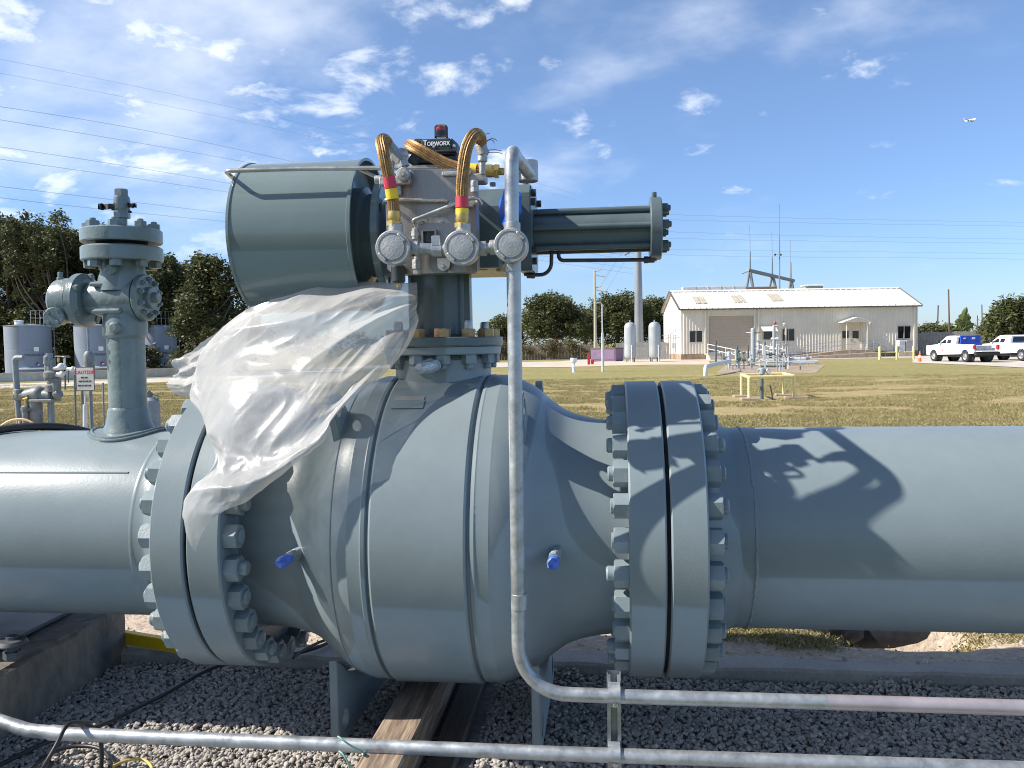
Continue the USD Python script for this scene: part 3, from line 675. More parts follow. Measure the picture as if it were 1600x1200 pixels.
# strut post
post = thing('strut_post', 'slotted galvanised strut post holding both horizontal conduits', 'post', (0.015, 2.69, 0))
yp = cy + CR + 0.003
x0 = at(948.5, 1100, yp)[0]; x1 = x0 + 0.0445; zt = at(950, 1054, yp)[2]
w = 0.0028
obj('channel', [box((x0, yp, -0.15), (x0 + w, yp + 0.041, zt)), box((x1 - w, yp, -0.15), (x1, yp + 0.041, zt)), box((x0 + w, yp + 0.041 - w, -0.15), (x1 - w, yp + 0.041, zt)), box((x0 + w, yp, -0.15), (x0 + 0.0115, yp + w, zt - 0.0005)), box((x1 - 0.0115, yp, -0.15), (x1 - w, yp + w, zt - 0.0005))], 'galvanised', post)
for v in (1084, 1177.5):
    pc = at(960, v, cy); arc = [(pc[1] - (CR + 0.003) * math.cos(a), pc[2] + (CR + 0.003) * math.sin(a)) for a in np.linspace(-math.pi / 2, math.pi / 2, 16)]
    st = [[(x, y, z) for x in (pc[0] - 0.019, pc[0] + 0.019)] for y, z in arc]
    up_ = sheet(st); dn = up_.copy(); dn.vertices += (dn.vertices - np.array([0, pc[1], pc[2]])) * [0, 0.08, 0.08]
    cl = obj('pipe_clamp', [up_, dn, rbox(pc + [-0.019, -0.006, CR + 0.002], pc + [0.019, CR + 0.0025, CR + 0.006], 0.001), rbox(pc + [-0.017, -0.010, -CR - 0.018], pc + [0.017, -0.006, -CR + 0.004], 0.001)], 'galvanised', post)
    obj('clamp_screw', cyl(pc + [0.003, -0.012, -CR - 0.008], pc + [0.003, -0.020, -CR - 0.008], 0.008, 14, 0.002), 'tube_steel', cl)
# ================================================================ clear plastic sheeting hanging off the actuator
M['plastic_sheet'] = usdkit.material(stage, '/World/Looks/plastic_sheet', {
    'g': ('geometry', {}), 'n': ('noise_texture', {'scale': 9.0, 'detail': 6.0, 'roughness': 0.65}),
    'bn': ('noise_texture', {'scale': 14.0, 'detail': 3.0, 'roughness': 0.5, 'distortion': 1.2}), 'b': ('bump', {'strength': 0.4, 'distance': 0.004}),
    'op': ('map_range', {'from_min': 0.3, 'from_max': 0.7, 'to_min': 0.66, 'to_max': 0.84, 'clamp': True}),
    't': ('transparent_bsdf', {'color': (0.95, 0.95, 0.94)}), 'd': ('diffuse_bsdf', {'color': (0.56, 0.56, 0.55)}), 'tr': ('translucent_bsdf', {'color': (0.56, 0.56, 0.545)}),
    'gl': ('glossy_bsdf', {'roughness': 0.27, 'color': (0.9, 0.9, 0.9)}), 'dt': ('mix_closure', {'fac': 0.42}), 'm': ('mix_closure', {}), 'm2': ('mix_closure', {'fac': 0.042})},
    [('g.position', 'n.vector'), ('g.position', 'bn.vector'), ('bn.fac', 'b.height'), ('n.fac', 'op.value'), ('b.normal', 'gl.normal'), ('b.normal', 'd.normal'),
     ('d.BSDF', 'dt.closure1'), ('tr.BSDF', 'dt.closure2'), ('op.result', 'm.fac'), ('t.BSDF', 'm.closure1'), ('dt.closure', 'm.closure2'),
     ('m.closure', 'm2.closure1'), ('gl.BSDF', 'm2.closure2')], surface='m2.closure')


def cloth(ctrl, n, m, amp, seed, fold=1.0):
    C = np.array([[at(*c) for c in row] for row in ctrl]); a, b = C.shape[:2]
    S, T = np.linspace(0, 1, n), np.linspace(0, 1, m)
    P = np.stack([RectBivariateSpline(np.linspace(0, 1, a), np.linspace(0, 1, b), C[..., k], kx=3, ky=min(3, b - 1))(S, T) for k in range(3)], -1)
    du, dv = np.gradient(P, axis=0), np.gradient(P, axis=1); N = np.cross(du, dv); N /= np.linalg.norm(N, axis=2, keepdims=True) + 1e-9
    s, t = np.meshgrid(S, T, indexing='ij')
    def ridged(q, sd): return 1 - np.sqrt((2 * meshkit.noise(q, sd) - 1) ** 2 + 0.0012) * 1.6
    w = s + 0.25 * meshkit.fbm(np.stack([s * 4, t * 4, 0 * s], -1), 2, seed + 50)
    r1 = ridged(np.stack([w * 1.6 + 3, t * 4.2 + 1.2 * w, 0 * s + seed], -1), seed)
    r2 = ridged(np.stack([w * 3 - t * 3, t * 4 + 3 * s, 0 * s + seed], -1), seed + 7)
    r3 = ridged(np.stack([w * 11 + t * 8, t * 12 - 7 * s, 0 * s + seed], -1), seed + 13)
    h = amp * (fold * 1.0 * r1 + 0.55 * r2 + 0.13 * r3 + 0.03 * ridged(np.stack([w * 26 + t * 13, t * 30 - 11 * s, 0 * s + seed], -1), seed + 21) - 0.4)
    edge = np.minimum(1, s * 7) * np.clip((1 - s) * 4, 0, 1)
    return P + N * (h * (0.35 + 0.65 * edge))[..., None]


ctrl = [
    [(652, 441, 3.10), (652, 456, 3.06), (652, 472, 3.05), (652, 487, 3.05), (650, 502, 3.06)],
    [(585, 446, 3.13), (588, 470, 3.02), (592, 500, 2.97), (598, 535, 2.94), (604, 572, 2.94)],
    [(515, 452, 3.10), (518, 495, 2.98), (524, 545, 2.90), (532, 602, 2.83), (535, 648, 2.765)],
    [(455, 461, 3.06), (450, 520, 2.95), (452, 590, 2.85), (468, 660, 2.73), (490, 697, 2.70)],
    [(395, 483, 3.08), (378, 545, 2.98), (378, 620, 2.82), (395, 705, 2.68), (425, 752, 2.655)],
    [(345, 525, 3.12), (332, 585, 3.02), (340, 660, 2.84), (352, 735, 2.68), (372, 782, 2.645)],
    [(318, 572, 3.14), (312, 625, 3.04), (336, 690, 2.84), (318, 750, 2.69), (333, 812, 2.64)],
    [(314, 600, 3.12), (311, 645, 3.02), (340, 706, 2.83), (303, 775, 2.68), (308, 862, 2.64)],
]
sh = thing('plastic_sheet', 'crumpled translucent plastic sheeting caught under the spring can, draped over the left flange', 'plastic sheet', at(450, 600, 2.9))
obj('draped_sheet', sheet(cloth(ctrl, 260, 170, 0.030, 3)), 'plastic_sheet', sh, smooth=True)
lobe = [
    [(395, 480, 3.12), (392, 500, 3.13), (388, 520, 3.15), (384, 545, 3.17)],
    [(345, 518, 3.16), (345, 540, 3.14), (345, 565, 3.14), (345, 590, 3.18)],
    [(310, 540, 3.20), (316, 560, 3.16), (322, 590, 3.15), (328, 622, 3.20)],
    [(284, 562, 3.25), (292, 580, 3.20), (302, 604, 3.18), (312, 624, 3.22)],
    [(277, 572, 3.28), (266, 592, 3.24), (264, 606, 3.22), (292, 618, 3.24)],
]
obj('gathered_corner', sheet(cloth(lobe, 70, 60, 0.028, 12, 1.3)), 'plastic_sheet', sh, smooth=True)
# ================================================================ left foreground: plug valve riser, concrete pier, cables
XV = -1.992
rv = thing('plug_valve', 'grey-green plug valve with double top flange on a vertical riser from the left pipeline', 'valve', (XV, D, 1.166))
px_m = 3.475 / 1303.0
Z = lambda v, u=200: at(u, v, D)[2]
VX = (XV, D, 0)
obj('riser_pipe', lathe([(0.0745, Z(690)), (0.0745, Z(528)), (0, Z(528))], 48, VX), 'riser_paint', rv)
obj('weld_collar', lathe([(0.112, Z(682)), (0.104, Z(672)), (0.090, Z(662)), (0.083, Z(650)), (0.081, Z(641)), (0.0745, Z(636))], 56, VX), 'riser_paint', rv)
# saddle plate wrapped over the pipe
g = []
for a in np.linspace(0, 2 * math.pi, 60):
    ca, sa = math.cos(a), math.sin(a); row = []
    for f in (0.05, 0.7, 0.93, 1.0):
        rr = 0.158 * f; x = XV + rr * ca; th = rr * sa / RP
        row.append(pipe_point(x, RP + (0.011 if f < 0.95 else 0.0), th))
    g.append(row)
obj('saddle_plate', sheet(g), 'riser_paint', rv)
wob = np.random.default_rng(5)
for f in (0.139, 0.152):
    obj('weld_bead', tube([pipe_point(XV + (f + wob.normal(0, .0012)) * math.cos(a), RP + 0.012 - (f > .145) * 0.006, f * math.sin(a) / RP) for a in np.linspace(0, 2 * math.pi, 120)], 0.0055, 7, caps=False), 'riser_paint', rv)
obj('socket', lathe([(0.0, Z(528)), (0.078, Z(528)), (0.086, Z(524)), (0.088, Z(506)), (0.084, Z(502)), (0.080, Z(490)), (0.078, Z(470))], 48, VX), 'riser_paint', rv)
zc = Z(466)
obj('valve_body', [lathe([(0, -0.155), (0.062, -0.155), (0.070, -0.13), (0.083, -0.07), (0.090, 0.0), (0.092, 0.05), (0.092, 0.076), (0, 0.076)], 48, (XV, D, zc), AX),
                   lathe([(0.098, Z(455)), (0.096, Z(436)), (0.086, Z(424)), (0.084, Z(405))], 48, VX),
                   rbox((XV - 0.10, D - 0.090, zc + 0.045), (XV + 0.035, D - 0.05, zc + 0.065), 0.008), rbox((XV - 0.10, D - 0.090, zc - 0.065), (XV + 0.035, D - 0.05, zc - 0.045), 0.008)], 'riser_paint', rv)
for (u, v) in ((181, 512), (175, 420)):
    obj('boss', lathe([(0.024, -0.02), (0.024, 0.014), (0.018, 0.020), (0.014, 0.024), (0, 0.024)], 20, at(u, v, D - 0.085), (0, -1, 0)), 'riser_paint', rv)
# top flanges
def fl_(z0, z1): return lathe([(0, z0), (0.153, z0), (0.158, z0 + 0.005), (0.158, z1 - 0.006), (0.152, z1), (0, z1)], 64, VX)
zf = [Z(409), Z(386.5), Z(380.5), Z(359)]
obj('top_flange', fl_(zf[0], zf[1]), 'riser_paint', rv); obj('blind_flange', fl_(zf[2], zf[3]), 'riser_paint', rv)
obj('gasket', lathe([(0, zf[1] - .001), (0.10, zf[1] - .001), (0.10, zf[2] + .001), (0, zf[2] + .001)], 32, VX), 'gap_black', rv)
for k in range(8):
    a = (k + 0.45) * math.pi / 4; x, y = XV + 0.126 * math.cos(a), D + 0.126 * math.sin(a)
    n = obj('flange_nut', hexnut(0.044, 0.024, (x, y, zf[3] + .0005), (0, 0, 1), a), 'riser_paint', rv); obj('stud', stud(0.0125, 0.010, (x, y, zf[3] + 0.025), (0, 0, 1)), 'riser_paint', n)
    obj('flange_nut', hexnut(0.044, 0.026, (x, y, zf[0] - .0005), (0, 0, -1), a), 'riser_paint', rv)
ux = XV + 0.0
zz = lambda v: at(188, v, D)[2]
cx0 = at(191, 340, D)[0]; SX = (cx0, D, 0)
obj('stem', [lathe([(0.019, zf[3]), (0.019, zz(338)), (0, zz(338))], 24, SX), lathe([(0.030, zz(362)), (0.030, zz(355)), (0.019, zz(352))], 24, SX)], 'riser_paint', rv)
obj('union', [hexnut(0.056, zz(327) - zz(341), (cx0, D, zz(341)), (0, 0, 1), .2), lathe([(0.031, zz(328)), (0.033, zz(324)), (0.033, zz(312)), (0.030, zz(307))], 28, SX), hexnut(0.050, zz(296) - zz(307.5), (cx0, D, zz(307.5)), (0, 0, 1), .5)], 'riser_paint', rv)
# bolted end cover on the right
ex = XV + 0.076
obj('end_cover', lathe([(0, 0.006), (0.094, 0.006), (0.097, 0.010), (0.097, 0.028), (0.093, 0.032), (0.045, 0.032), (0.043, 0.052), (0.040, 0.055), (0, 0.055)], 56, (ex, D, zc), AX), 'riser_paint', rv)
obj('cover_joint', lathe([(0.0, 0.0), (0.0925, 0.0), (0.0925, 0.0065), (0, 0.0065)], 48, (ex, D, zc), AX), 'gap_black', rv)
for k in range(10):
    a = (k + 0.5) * math.pi / 5; c = np.array([ex + 0.0322, D + 0.074 * math.cos(a), zc + 0.074 * math.sin(a)])
    n = obj('cover_nut', hexnut(0.021, 0.012, c, AX, a), 'riser_paint', rv); obj('stud', stud(0.007, 0.008, c + AX * 0.0123, AX), 'riser_paint', n)
obj('cover_plug', lathe([(0.022, 0.055), (0.022, 0.075), (0.017, 0.080), (0, 0.080)], 24, (ex, D, zc), AX), 'riser_paint', rv)
# gear operator on the left
gx0 = XV - 0.150
obj('gear_flange', lathe([(0, -0.052), (0.102, -0.052), (0.112, -0.046), (0.112, -0.018), (0.106, -0.014), (0.09, 0.0), (0, 0.0)], 56, (gx0, D, zc - 0.005), AX), 'riser_paint', rv)
obj('gear_web', rbox((gx0 - 0.01, D - 0.055, zc - 0.028), (gx0 + 0.12, D + 0.055, zc + 0.028), 0.006), 'riser_paint', rv)
obj('gear_case', lathe([(0, -0.155), (0.070, -0.152), (0.088, -0.135), (0.094, -0.10), (0.094, -0.062), (0.085, -0.052)], 48, (gx0, D, zc - 0.005), AX), 'riser_paint', rv)
for a in (0.4, 1.4, 2.7, 3.8, 5.2):
    obj('gear_bolt', hexnut(0.026, 0.018, (gx0 - 0.0135, D + 0.094 * math.cos(a), zc + 0.094 * math.sin(a)), AX, a), 'riser_paint', rv)
wc = at(85, 496, D - 0.10)
sc_ = obj('worm_cover', [lathe([(0.030, -0.06), (0.034, -0.004), (0.0405, -0.002), (0.041, 0.008), (0.038, 0.011), (0, 0.011)], 36, wc, (0.15, -1, 0))], 'riser_paint', rv)
for a in (0.8, 2.37, 3.94, 5.5):
    obj('cover_bolt', hexnut(0.013, 0.006, wc + [0.0017 + 0.028 * math.cos(a), -0.0115, 0.028 * math.sin(a)], (0.15, -1, 0)), 'riser_paint', sc_)
obj('vent_plug', [cyl(at(94, 441, D - 0.02), at(94, 433, D - 0.02), 0.013, 14, 0.002), cyl(at(94, 434, D - 0.02), at(94, 425, D - 0.02), 0.0095, 12, 0.002)], 'riser_paint', rv)
# torn strip of tape on the stem
def strip(us, y, w, seed, name, label):
    r = np.random.default_rng(seed); n = len(us)
    top = [at(u, v - w * r.uniform(.7, 1.2), y + r.normal(0, .006)) for u, v in us]; bot = [at(u, v + w * r.uniform(.6, 1.3), y + r.normal(0, .006)) for u, v in us]
    s_ = sheet(np.stack([top, bot], 1)); s2 = s_.copy(); s2.vertices += [0.001, 0.0016, 0]
    return [s_, s2]
tp = thing('torn_tape', 'tattered black strip of tape wrapped round the riser valve stem', 'tape', at(180, 322, D - 0.035))
obj('strip', strip([(153 + k * 3.2, 322.5 + (k % 2) * .8) for k in range(9)], D - 0.037, 5, 2, '', ''), 'black_rubber', tp)
obj('strip', strip([(198 + k * 3, 320 + k * .4) for k in range(6)], D - 0.02, 4, 3, '', ''), 'black_rubber', tp)
obj('strip', strip([(200 + k * 2.6, 330.5 + k * .3) for k in range(3)], D - 0.02, 1.5, 4, '', ''), 'black_rubber', tp)

# ---------------------------------------------------------------- concrete pier with steel saddle plates under the left pipe
mat('old_concrete', (0.20, 0.165, 0.125), rough=0.9, col2=(0.055, 0.05, 0.045), scale=4.5, stretch=(1, 1, 0.6), bump=0.012, bscale=18, fine=0.25, fscale=30)
mat('dark_steel', (0.075, 0.08, 0.085), rough=0.55, metal=0.3, var=0.25, scale=8, bump=0.002, bscale=30)
pier = thing('concrete_pier', 'stained concrete pier carrying the left pipeline at the lower left', 'pier', (-3.4, 3.3, 0))
m = rbox((-4.6, 2.30, -0.2), (-2.345, 3.80, 0.262), 0.02).subdivide_to_size(0.10)
m.vertices += (meshkit.fbm(m.vertices * 6, 4, 8)[:, None] - 0.5) * 0.03
obj('block', m, 'old_concrete', pier, smooth=40)
sp = thing('support_plate', 'dark steel plates and bolt on the concrete pier under the left pipe', 'steel plate', (-2.9, 3.2, 0.27))
obj('base_plate', rbox((-4.4, 2.98, 0.268), (-2.52, 3.74, 0.286), 0.003), 'dark_steel', sp)
obj('channel', [rbox((-4.4, 2.62, 0.262), (-2.60, 2.64, 0.33), 0.002), rbox((-4.4, 2.642, 0.262), (-2.62, 2.80, 0.278), 0.003), rbox((-4.4, 2.86, 0.264), (-2.56, 2.90, 0.300), 0.003)], 'dark_steel', sp)
bp = at(18, 985, 3.02); bp[2] = 0.287
obj('jack_bolt', [cyl(bp, bp + [0, 0, 0.09], 0.022, 18), lathe([(0.0, 0.055), (0.055, 0.055), (0.058, 0.06), (0.050, 0.075), (0.0, 0.08)], 28, bp), hexnut(0.06, 0.03, bp + [0, 0, 0.0], (0, 0, 1))], 'dark_steel', sp)
obj('saddle', prism(sg.box(-0.25, 0.28, 0.25, 0.56).difference(sg.Point(0, ZP).buffer(RP + 0.002)), 0.02, (-3.0, D, 0), AX, (0, 1, 0)), 'dark_steel', sp)

# ---------------------------------------------------------------- cables and oddments on the ground
def cable(name, label, ct, pts, r, m, n=120):
    return single(name, tube(spline(pts, n), r, 10), m, label, ct, smooth=True)
cable('black_cable', 'black cable lying over the left pipeline at the left edge', 'cable', [pipe_point(-2.85, RP + 0.018, 0.9), pipe_point(-2.66, RP + 0.018, 0.45), pipe_point(-2.52, RP + 0.018, 0.12), pipe_point(-2.38, RP + 0.018, -0.15), pipe_point(-2.29, RP + 0.02, -0.5)], 0.017, 'black_rubber')
g0 = lambda u, v, z=0.02: EYE + ray(u, v) * (z - EYE[2]) / ray(u, v)[2]
cable('black_cable', 'thin black cable from under the left flange to the lower conduit', 'cable',
      [g0(520, 1000, .07), g0(475, 1018, .07), g0(410, 1030, .065), g0(335, 1043, .06), g0(280, 1072, .03), g0(210, 1108, .03), g0(150, 1136, .03), g0(80, 1157, .03), g0(30, 1180, .03), g0(-60, 1215, .03)], 0.0085, 'black_rubber')
yq = 2.56
cable('black_cable', 'black cable looped over the lower conduit near the left corner', 'cable',
      [at(60, 1215, 2.50), at(76, 1185, 2.51), at(92, 1156, 2.545), at(101, 1138, 2.57), at(112, 1129.5, 2.61), at(124, 1129, 2.66), at(140, 1134, 2.72), at(153, 1148, 2.74), at(159, 1175, 2.74), at(158, 1210, 2.73)], 0.0075, 'black_rubber')
cable('black_cable', 'black cable curling on the gravel at the lower left corner', 'cable',
      [g0(40, 1215, .02), g0(75, 1180, .03), g0(105, 1168, .03), g0(140, 1166, .03), g0(165, 1176, .03), g0(170, 1212, .03)], 0.0075, 'black_rubber')
mat('yellow_cord', (0.55, 0.40, 0.09), rough=0.6, var=0.15, scale=50)
cable('yellow_cord', 'yellow cord curling on the sunlit gravel at the bottom left', 'cord', [g0(165, 1212, .02), g0(188, 1192, .03), g0(210, 1186, .03), g0(232, 1192, .03), g0(238, 1212, .02)], 0.0055, 'yellow_cord')
mat('green_string', (0.16, 0.36, 0.30), rough=0.6)
cable('green_string', 'thin green string tied round the lower conduit beside the valve foot', 'string',
      [at(528, 1151, 2.60), at(531, 1152.5, 2.588), at(545, 1163, 2.586), at(563, 1173, 2.60), at(572, 1182, 2.66), g0(579, 1190, .03)], 0.003, 'green_string', 50)
cable('green_string', 'loose end of green string hanging below the lower conduit', 'string', [at(530, 1174, 2.60), at(537, 1180, 2.585), at(543, 1190, 2.583), at(544, 1215, 2.58)], 0.003, 'green_string', 40)
mat('yellow_paint', (0.72, 0.47, 0.01), rough=0.45, var=0.06, scale=20)
ya, yb_ = g0(196, 994, .10), g0(286, 1009, .10); dv_ = (yb_ - ya) / np.linalg.norm(yb_ - ya)
lev = thing('spirit_level', 'long yellow level lying on the dirt behind the left flange', 'level', ya)
L_ = np.linalg.norm(yb_ - ya)
bxm = placed(rbox((-0.018, -0.03, -0.3), (0.018, 0.03, L_), 0.003), ya + [0, 0, -0.005], dv_); obj('body', bxm, 'yellow_paint', lev)
obj('end_cap', placed(rbox((-0.0175, -0.0295, L_ + 0.0005), (0.0175, 0.0295, L_ + 0.01), 0.002), ya + [0, 0, -0.005], dv_), 'black_rubber', lev)
mat('stick', (0.08, 0.055, 0.035), rough=0.8, var=0.2, scale=20)
cable('stick', 'dark stick lying on the dirt under the valve neck', 'stick', [g0(458, 1028, .075), g0(478, 1014, .08), g0(511, 999, .08)], 0.007, 'stick', 20)
hp_ = on_ground(1300, 1000)
rk = thing('buried_coupling', 'dark lump of buried fitting in the hollow under the right pipeline', 'fitting', (1.3, 4.4, -0.1))
lump = trimesh.creation.icosphere(3, 1.0); lump.vertices *= (0.8 + 0.5 * meshkit.fbm(lump.vertices * 1.6, 3, 4))[:, None]
obj('coupling', trimesh.Trimesh(lump.vertices * [0.17, 0.10, 0.11] + [1.13, 4.40, 0.0], lump.faces, process=False), 'black_rubber', rk)
obj('buried_pipe', cyl((1.0, 4.46, -0.05), (1.75, 4.48, -0.05), 0.10, 24, 0.02), 'black_rubber', rk)
# ================================================================ ground
def ground_mat():
    return None
mat('gravel_bed', (0.32, 0.29, 0.26), rough=0.95, col2=(0.15, 0.135, 0.12), scale=30, bump=0.01, bscale=50)
mat('dirt', (0.44, 0.36, 0.275), rough=0.95, col2=(0.32, 0.26, 0.20), scale=2.5, bump=0.02, bscale=22, fine=0.22, fscale=35)
mat('concrete_kerb', (0.36, 0.335, 0.30), rough=0.9, col2=(0.25, 0.23, 0.21), scale=5, bump=0.004, bscale=60, fine=0.15, fscale=60)
mat('front_grass', (0.10, 0.105, 0.04), rough=0.95, col2=(0.05, 0.06, 0.02), scale=3)
M['grass_ground'] = usdkit.material(stage, '/World/Looks/grass_ground', {
    'g': ('geometry', {}), 'sep': ('separate_xyz', {}),
    'mp': ('mapping', {'mapping_type': 'point', 'scale': (0.10, 0.30, 1)}), 'n': ('noise_texture', {'scale': 1.0, 'detail': 7.0, 'roughness': 0.62}),
    'mp2': ('mapping', {'mapping_type': 'point', 'scale': (1.0, 1.0, 1)}), 'n2': ('noise_texture', {'scale': 2.2, 'detail': 8.0, 'roughness': 0.75}),
    'n3': ('noise_texture', {'scale': 14.0, 'detail': 5.0, 'roughness': 0.75}),
    'green': ('rgb_ramp', {'ramp': [(0.25, (0.145, 0.135, 0.046)), (0.5, (0.24, 0.215, 0.085)), (0.8, (0.35, 0.295, 0.145))]}),
    'straw': ('rgb_ramp', {'ramp': [(0.25, (0.20, 0.16, 0.07)), (0.5, (0.33, 0.26, 0.125)), (0.8, (0.44, 0.35, 0.19))]}),
    'band': ('map_range', {'range_type': 'smoothstep', 'from_min': 0.36, 'from_max': 0.56, 'to_min': 0.0, 'to_max': 1.0, 'clamp': True}),
    'far': ('map_range', {'from_min': 17.0, 'from_max': 42.0, 'to_min': 0.16, 'to_max': -0.14, 'clamp': True}), 'sum': ('math', {'math_type': 'add'}),
    'mx': ('mix_color', {}), 'fm': ('map_range', {'from_min': 0.25, 'from_max': 0.75, 'to_min': 0.55, 'to_max': 1.45, 'clamp': True}), 'sc': ('vector_math', {'math_type': 'scale'}),
    'b': ('bump', {'strength': 1.0, 'distance': 0.05}), 'p': ('principled_bsdf', {'roughness': 0.9, 'specular_ior_level': 0.2})},
    [('g.position', 'sep.vector'), ('g.position', 'mp.vector'), ('mp.vector', 'n.vector'), ('g.position', 'n2.vector'), ('g.position', 'n3.vector'),
     ('sep.y', 'far.value'), ('n.fac', 'sum.value1'), ('far.result', 'sum.value2'), ('sum.value', 'band.value'), ('n2.fac', 'green.fac'), ('n2.fac', 'straw.fac'),
     ('band.result', 'mx.fac'), ('green.color', 'mx.a'), ('straw.color', 'mx.b'), ('n3.fac', 'fm.value'), ('mx.result', 'sc.vector1'), ('fm.result', 'sc.scale'), ('sc.vector', 'p.base_color'),
     ('n3.fac', 'b.height'), ('b.normal', 'p.normal')], surface='p.BSDF')

KY0, KY1, KZ = 3.725, 3.885, 0.05
def dirt_z(x, y):
    p = np.stack([x * 2.2, y * 2.2, np.zeros_like(x)], -1)
    e = np.clip((y - KY1) / 0.25, 0, 1)
    z = 0.046 + e * 0.006 + e * 0.05 * (meshkit.fbm(p, 5, 4) - 0.5) + e * 0.02 * (meshkit.fbm(p * 6, 3, 9) - 0.5)
    hx, hy = 1.38, 4.24
    z = z - 0.20 * np.exp(-(((x - hx) / 0.40) ** 2 + ((y - hy) / 0.17) ** 2) ** 2)
    return z
xs, ys = np.linspace(-5, 5, 260), np.linspace(KY1 - 0.03, 7.2, 140)
X, Y = np.meshgrid(xs, ys); Z = dirt_z(X, Y)
struct('dirt', sheet(np.stack([X, Y, Z], -1)), 'dirt', smooth=True)
# the lawn, out to the horizon
ys = np.r_[7.0, np.linspace(8, 60, 60), 80, 120, 200, 400, 900, 2500]; xs = np.r_[-2500, -900, -300, -120, np.linspace(-80, 80, 80), 120, 300, 900, 2500]
X, Y = np.meshgrid(xs, ys)
Z = ground_z(Y) + 0.045 + np.where((Y < 60) & (Y > 9), 0.02 * (meshkit.fbm(np.stack([X * .3, Y * .3, 0 * X], -1), 3, 2) - 0.5), 0)
struct('lawn', sheet(np.stack([X, Y, Z], -1)), 'grass_ground', smooth=True)
xs = np.r_[-2500, -300, -60, -5.0]; ys = np.r_[-300, -60, 0, 3.8, 7.02]
for a, b in ((-2500, -5.0), (5.0, 2500)):
    struct('lawn', sheet([[(x, y, 0.046) for x in (a, b)] for y in ys]), 'front_grass')
struct('gravel_bed', sheet([[(x, y, -0.025) for x in np.linspace(-5.0, 5.0, 30)] for y in np.linspace(2.30, KY0 + 0.02, 30)]), 'gravel_bed')
struct('lawn', sheet([[(x, y, -0.021) for x in (-5.0, 5.0)] for y in (-300, 2.302)]), 'front_grass')
km = rbox((-5.0, KY0, -0.1), (5.0, KY1, KZ), 0.012)
km = km.subdivide_to_size(0.12); km.vertices += (meshkit.fbm(km.vertices * 7, 3, 2)[:, None] - 0.5) * [0, 0.03, 0.022]
struct('concrete_kerb', km, 'concrete_kerb', smooth=40)

# loose stones
def stone(seed):
    m = trimesh.creation.icosphere(1, 1.0); r = np.random.default_rng(seed)
    m.vertices *= (0.72 + 0.5 * meshkit.fbm(m.vertices * 1.1 + seed * 7.3, 2, seed))[:, None]
    m.vertices *= r.uniform([0.8, 0.65, 0.45], [1.15, 0.95, 0.7]); return m
M['stone'] = usdkit.material(stage, '/World/Looks/stone', {
    'o': ('object_info', {}), 'r': ('rgb_ramp', {'ramp': [(0, (0.23, 0.215, 0.20)), (0.3, (0.31, 0.285, 0.255)), (0.6, (0.37, 0.34, 0.30)), (0.85, (0.34, 0.29, 0.24)), (1, (0.46, 0.43, 0.39))]}),
    'g': ('geometry', {}), 'n': ('noise_texture', {'scale': 70.0, 'detail': 3.0}), 'm': ('map_range', {'from_min': 0.3, 'from_max': 0.7, 'to_min': 0.8, 'to_max': 1.15}), 'sc': ('vector_math', {'math_type': 'scale'}),
    'p': ('principled_bsdf', {'roughness': 0.9, 'specular_ior_level': 0.25})},
    [('o.random', 'r.fac'), ('g.position', 'n.vector'), ('n.fac', 'm.value'), ('r.color', 'sc.vector1'), ('m.result', 'sc.scale'), ('sc.vector', 'p.base_color')], surface='p.BSDF')


def scatter(path, protos, material, pos, scale, quats, ids, label, ct, kind='stuff', smooth=False):
    pi = UsdGeom.PointInstancer.Define(stage, path)
    ps = UsdGeom.Scope.Define(stage, path + '/shapes')
    for i, m in enumerate(protos):
        q = usdkit.mesh(stage, f'{path}/shapes/shape_{i:03d}', m, M[material], smooth=smooth); pi.CreatePrototypesRel().AddTarget(q.GetPath())
    pi.CreatePositionsAttr(Vt.Vec3fArray.FromNumpy(np.asarray(pos, np.float32))); pi.CreateScalesAttr(Vt.Vec3fArray.FromNumpy(np.asarray(scale, np.float32)))
    pi.CreateOrientationsAttr(Vt.QuathArray([Gf.Quath(float(a), float(b), float(c), float(d)) for a, b, c, d in quats]))
    pi.CreateProtoIndicesAttr(Vt.IntArray.FromNumpy(np.asarray(ids, np.int32)))
    return tag(pi, label, ct, kind=kind)
rng = np.random.default_rng(11)
N = 62000
gx = rng.uniform(-2.75, 4.4, N); gy = rng.uniform(2.45, KY0 - 0.005, N)
keep = ~((gx < -2.36) & (gy > 2.5)) & ~((gx > -0.82) & (gx < -0.66) & (gy < 3.9)) & ~((gx > -0.62) & (gx < -0.5))
gx, gy = gx[keep], gy[keep]; n = len(gx)
s = rng.gamma(7, 0.00095, n) + 0.0025
gz = -0.018 + rng.uniform(0, 0.018, n) + 0.03 * np.maximum(0, gy - 3.66) / 0.06 * (meshkit.noise(np.stack([gx * 4, gy * 0, gx * 0], -1), 1) > 0.55) + 0.02 * (meshkit.fbm(np.stack([gx * 2, gy * 2, gx * 0], -1), 2, 6) - 0.5)
q = rng.normal(size=(n, 4)) * [1, .25, .25, 1]; q /= np.linalg.norm(q, axis=1, keepdims=True)
scatter('/World/gravel', [stone(i) for i in range(6)], 'stone', np.stack([gx, gy, gz], 1), np.repeat(s[:, None], 3, 1), q, rng.integers(0, 6, n), 'crushed limestone gravel filling the pit under the valve', 'gravel')
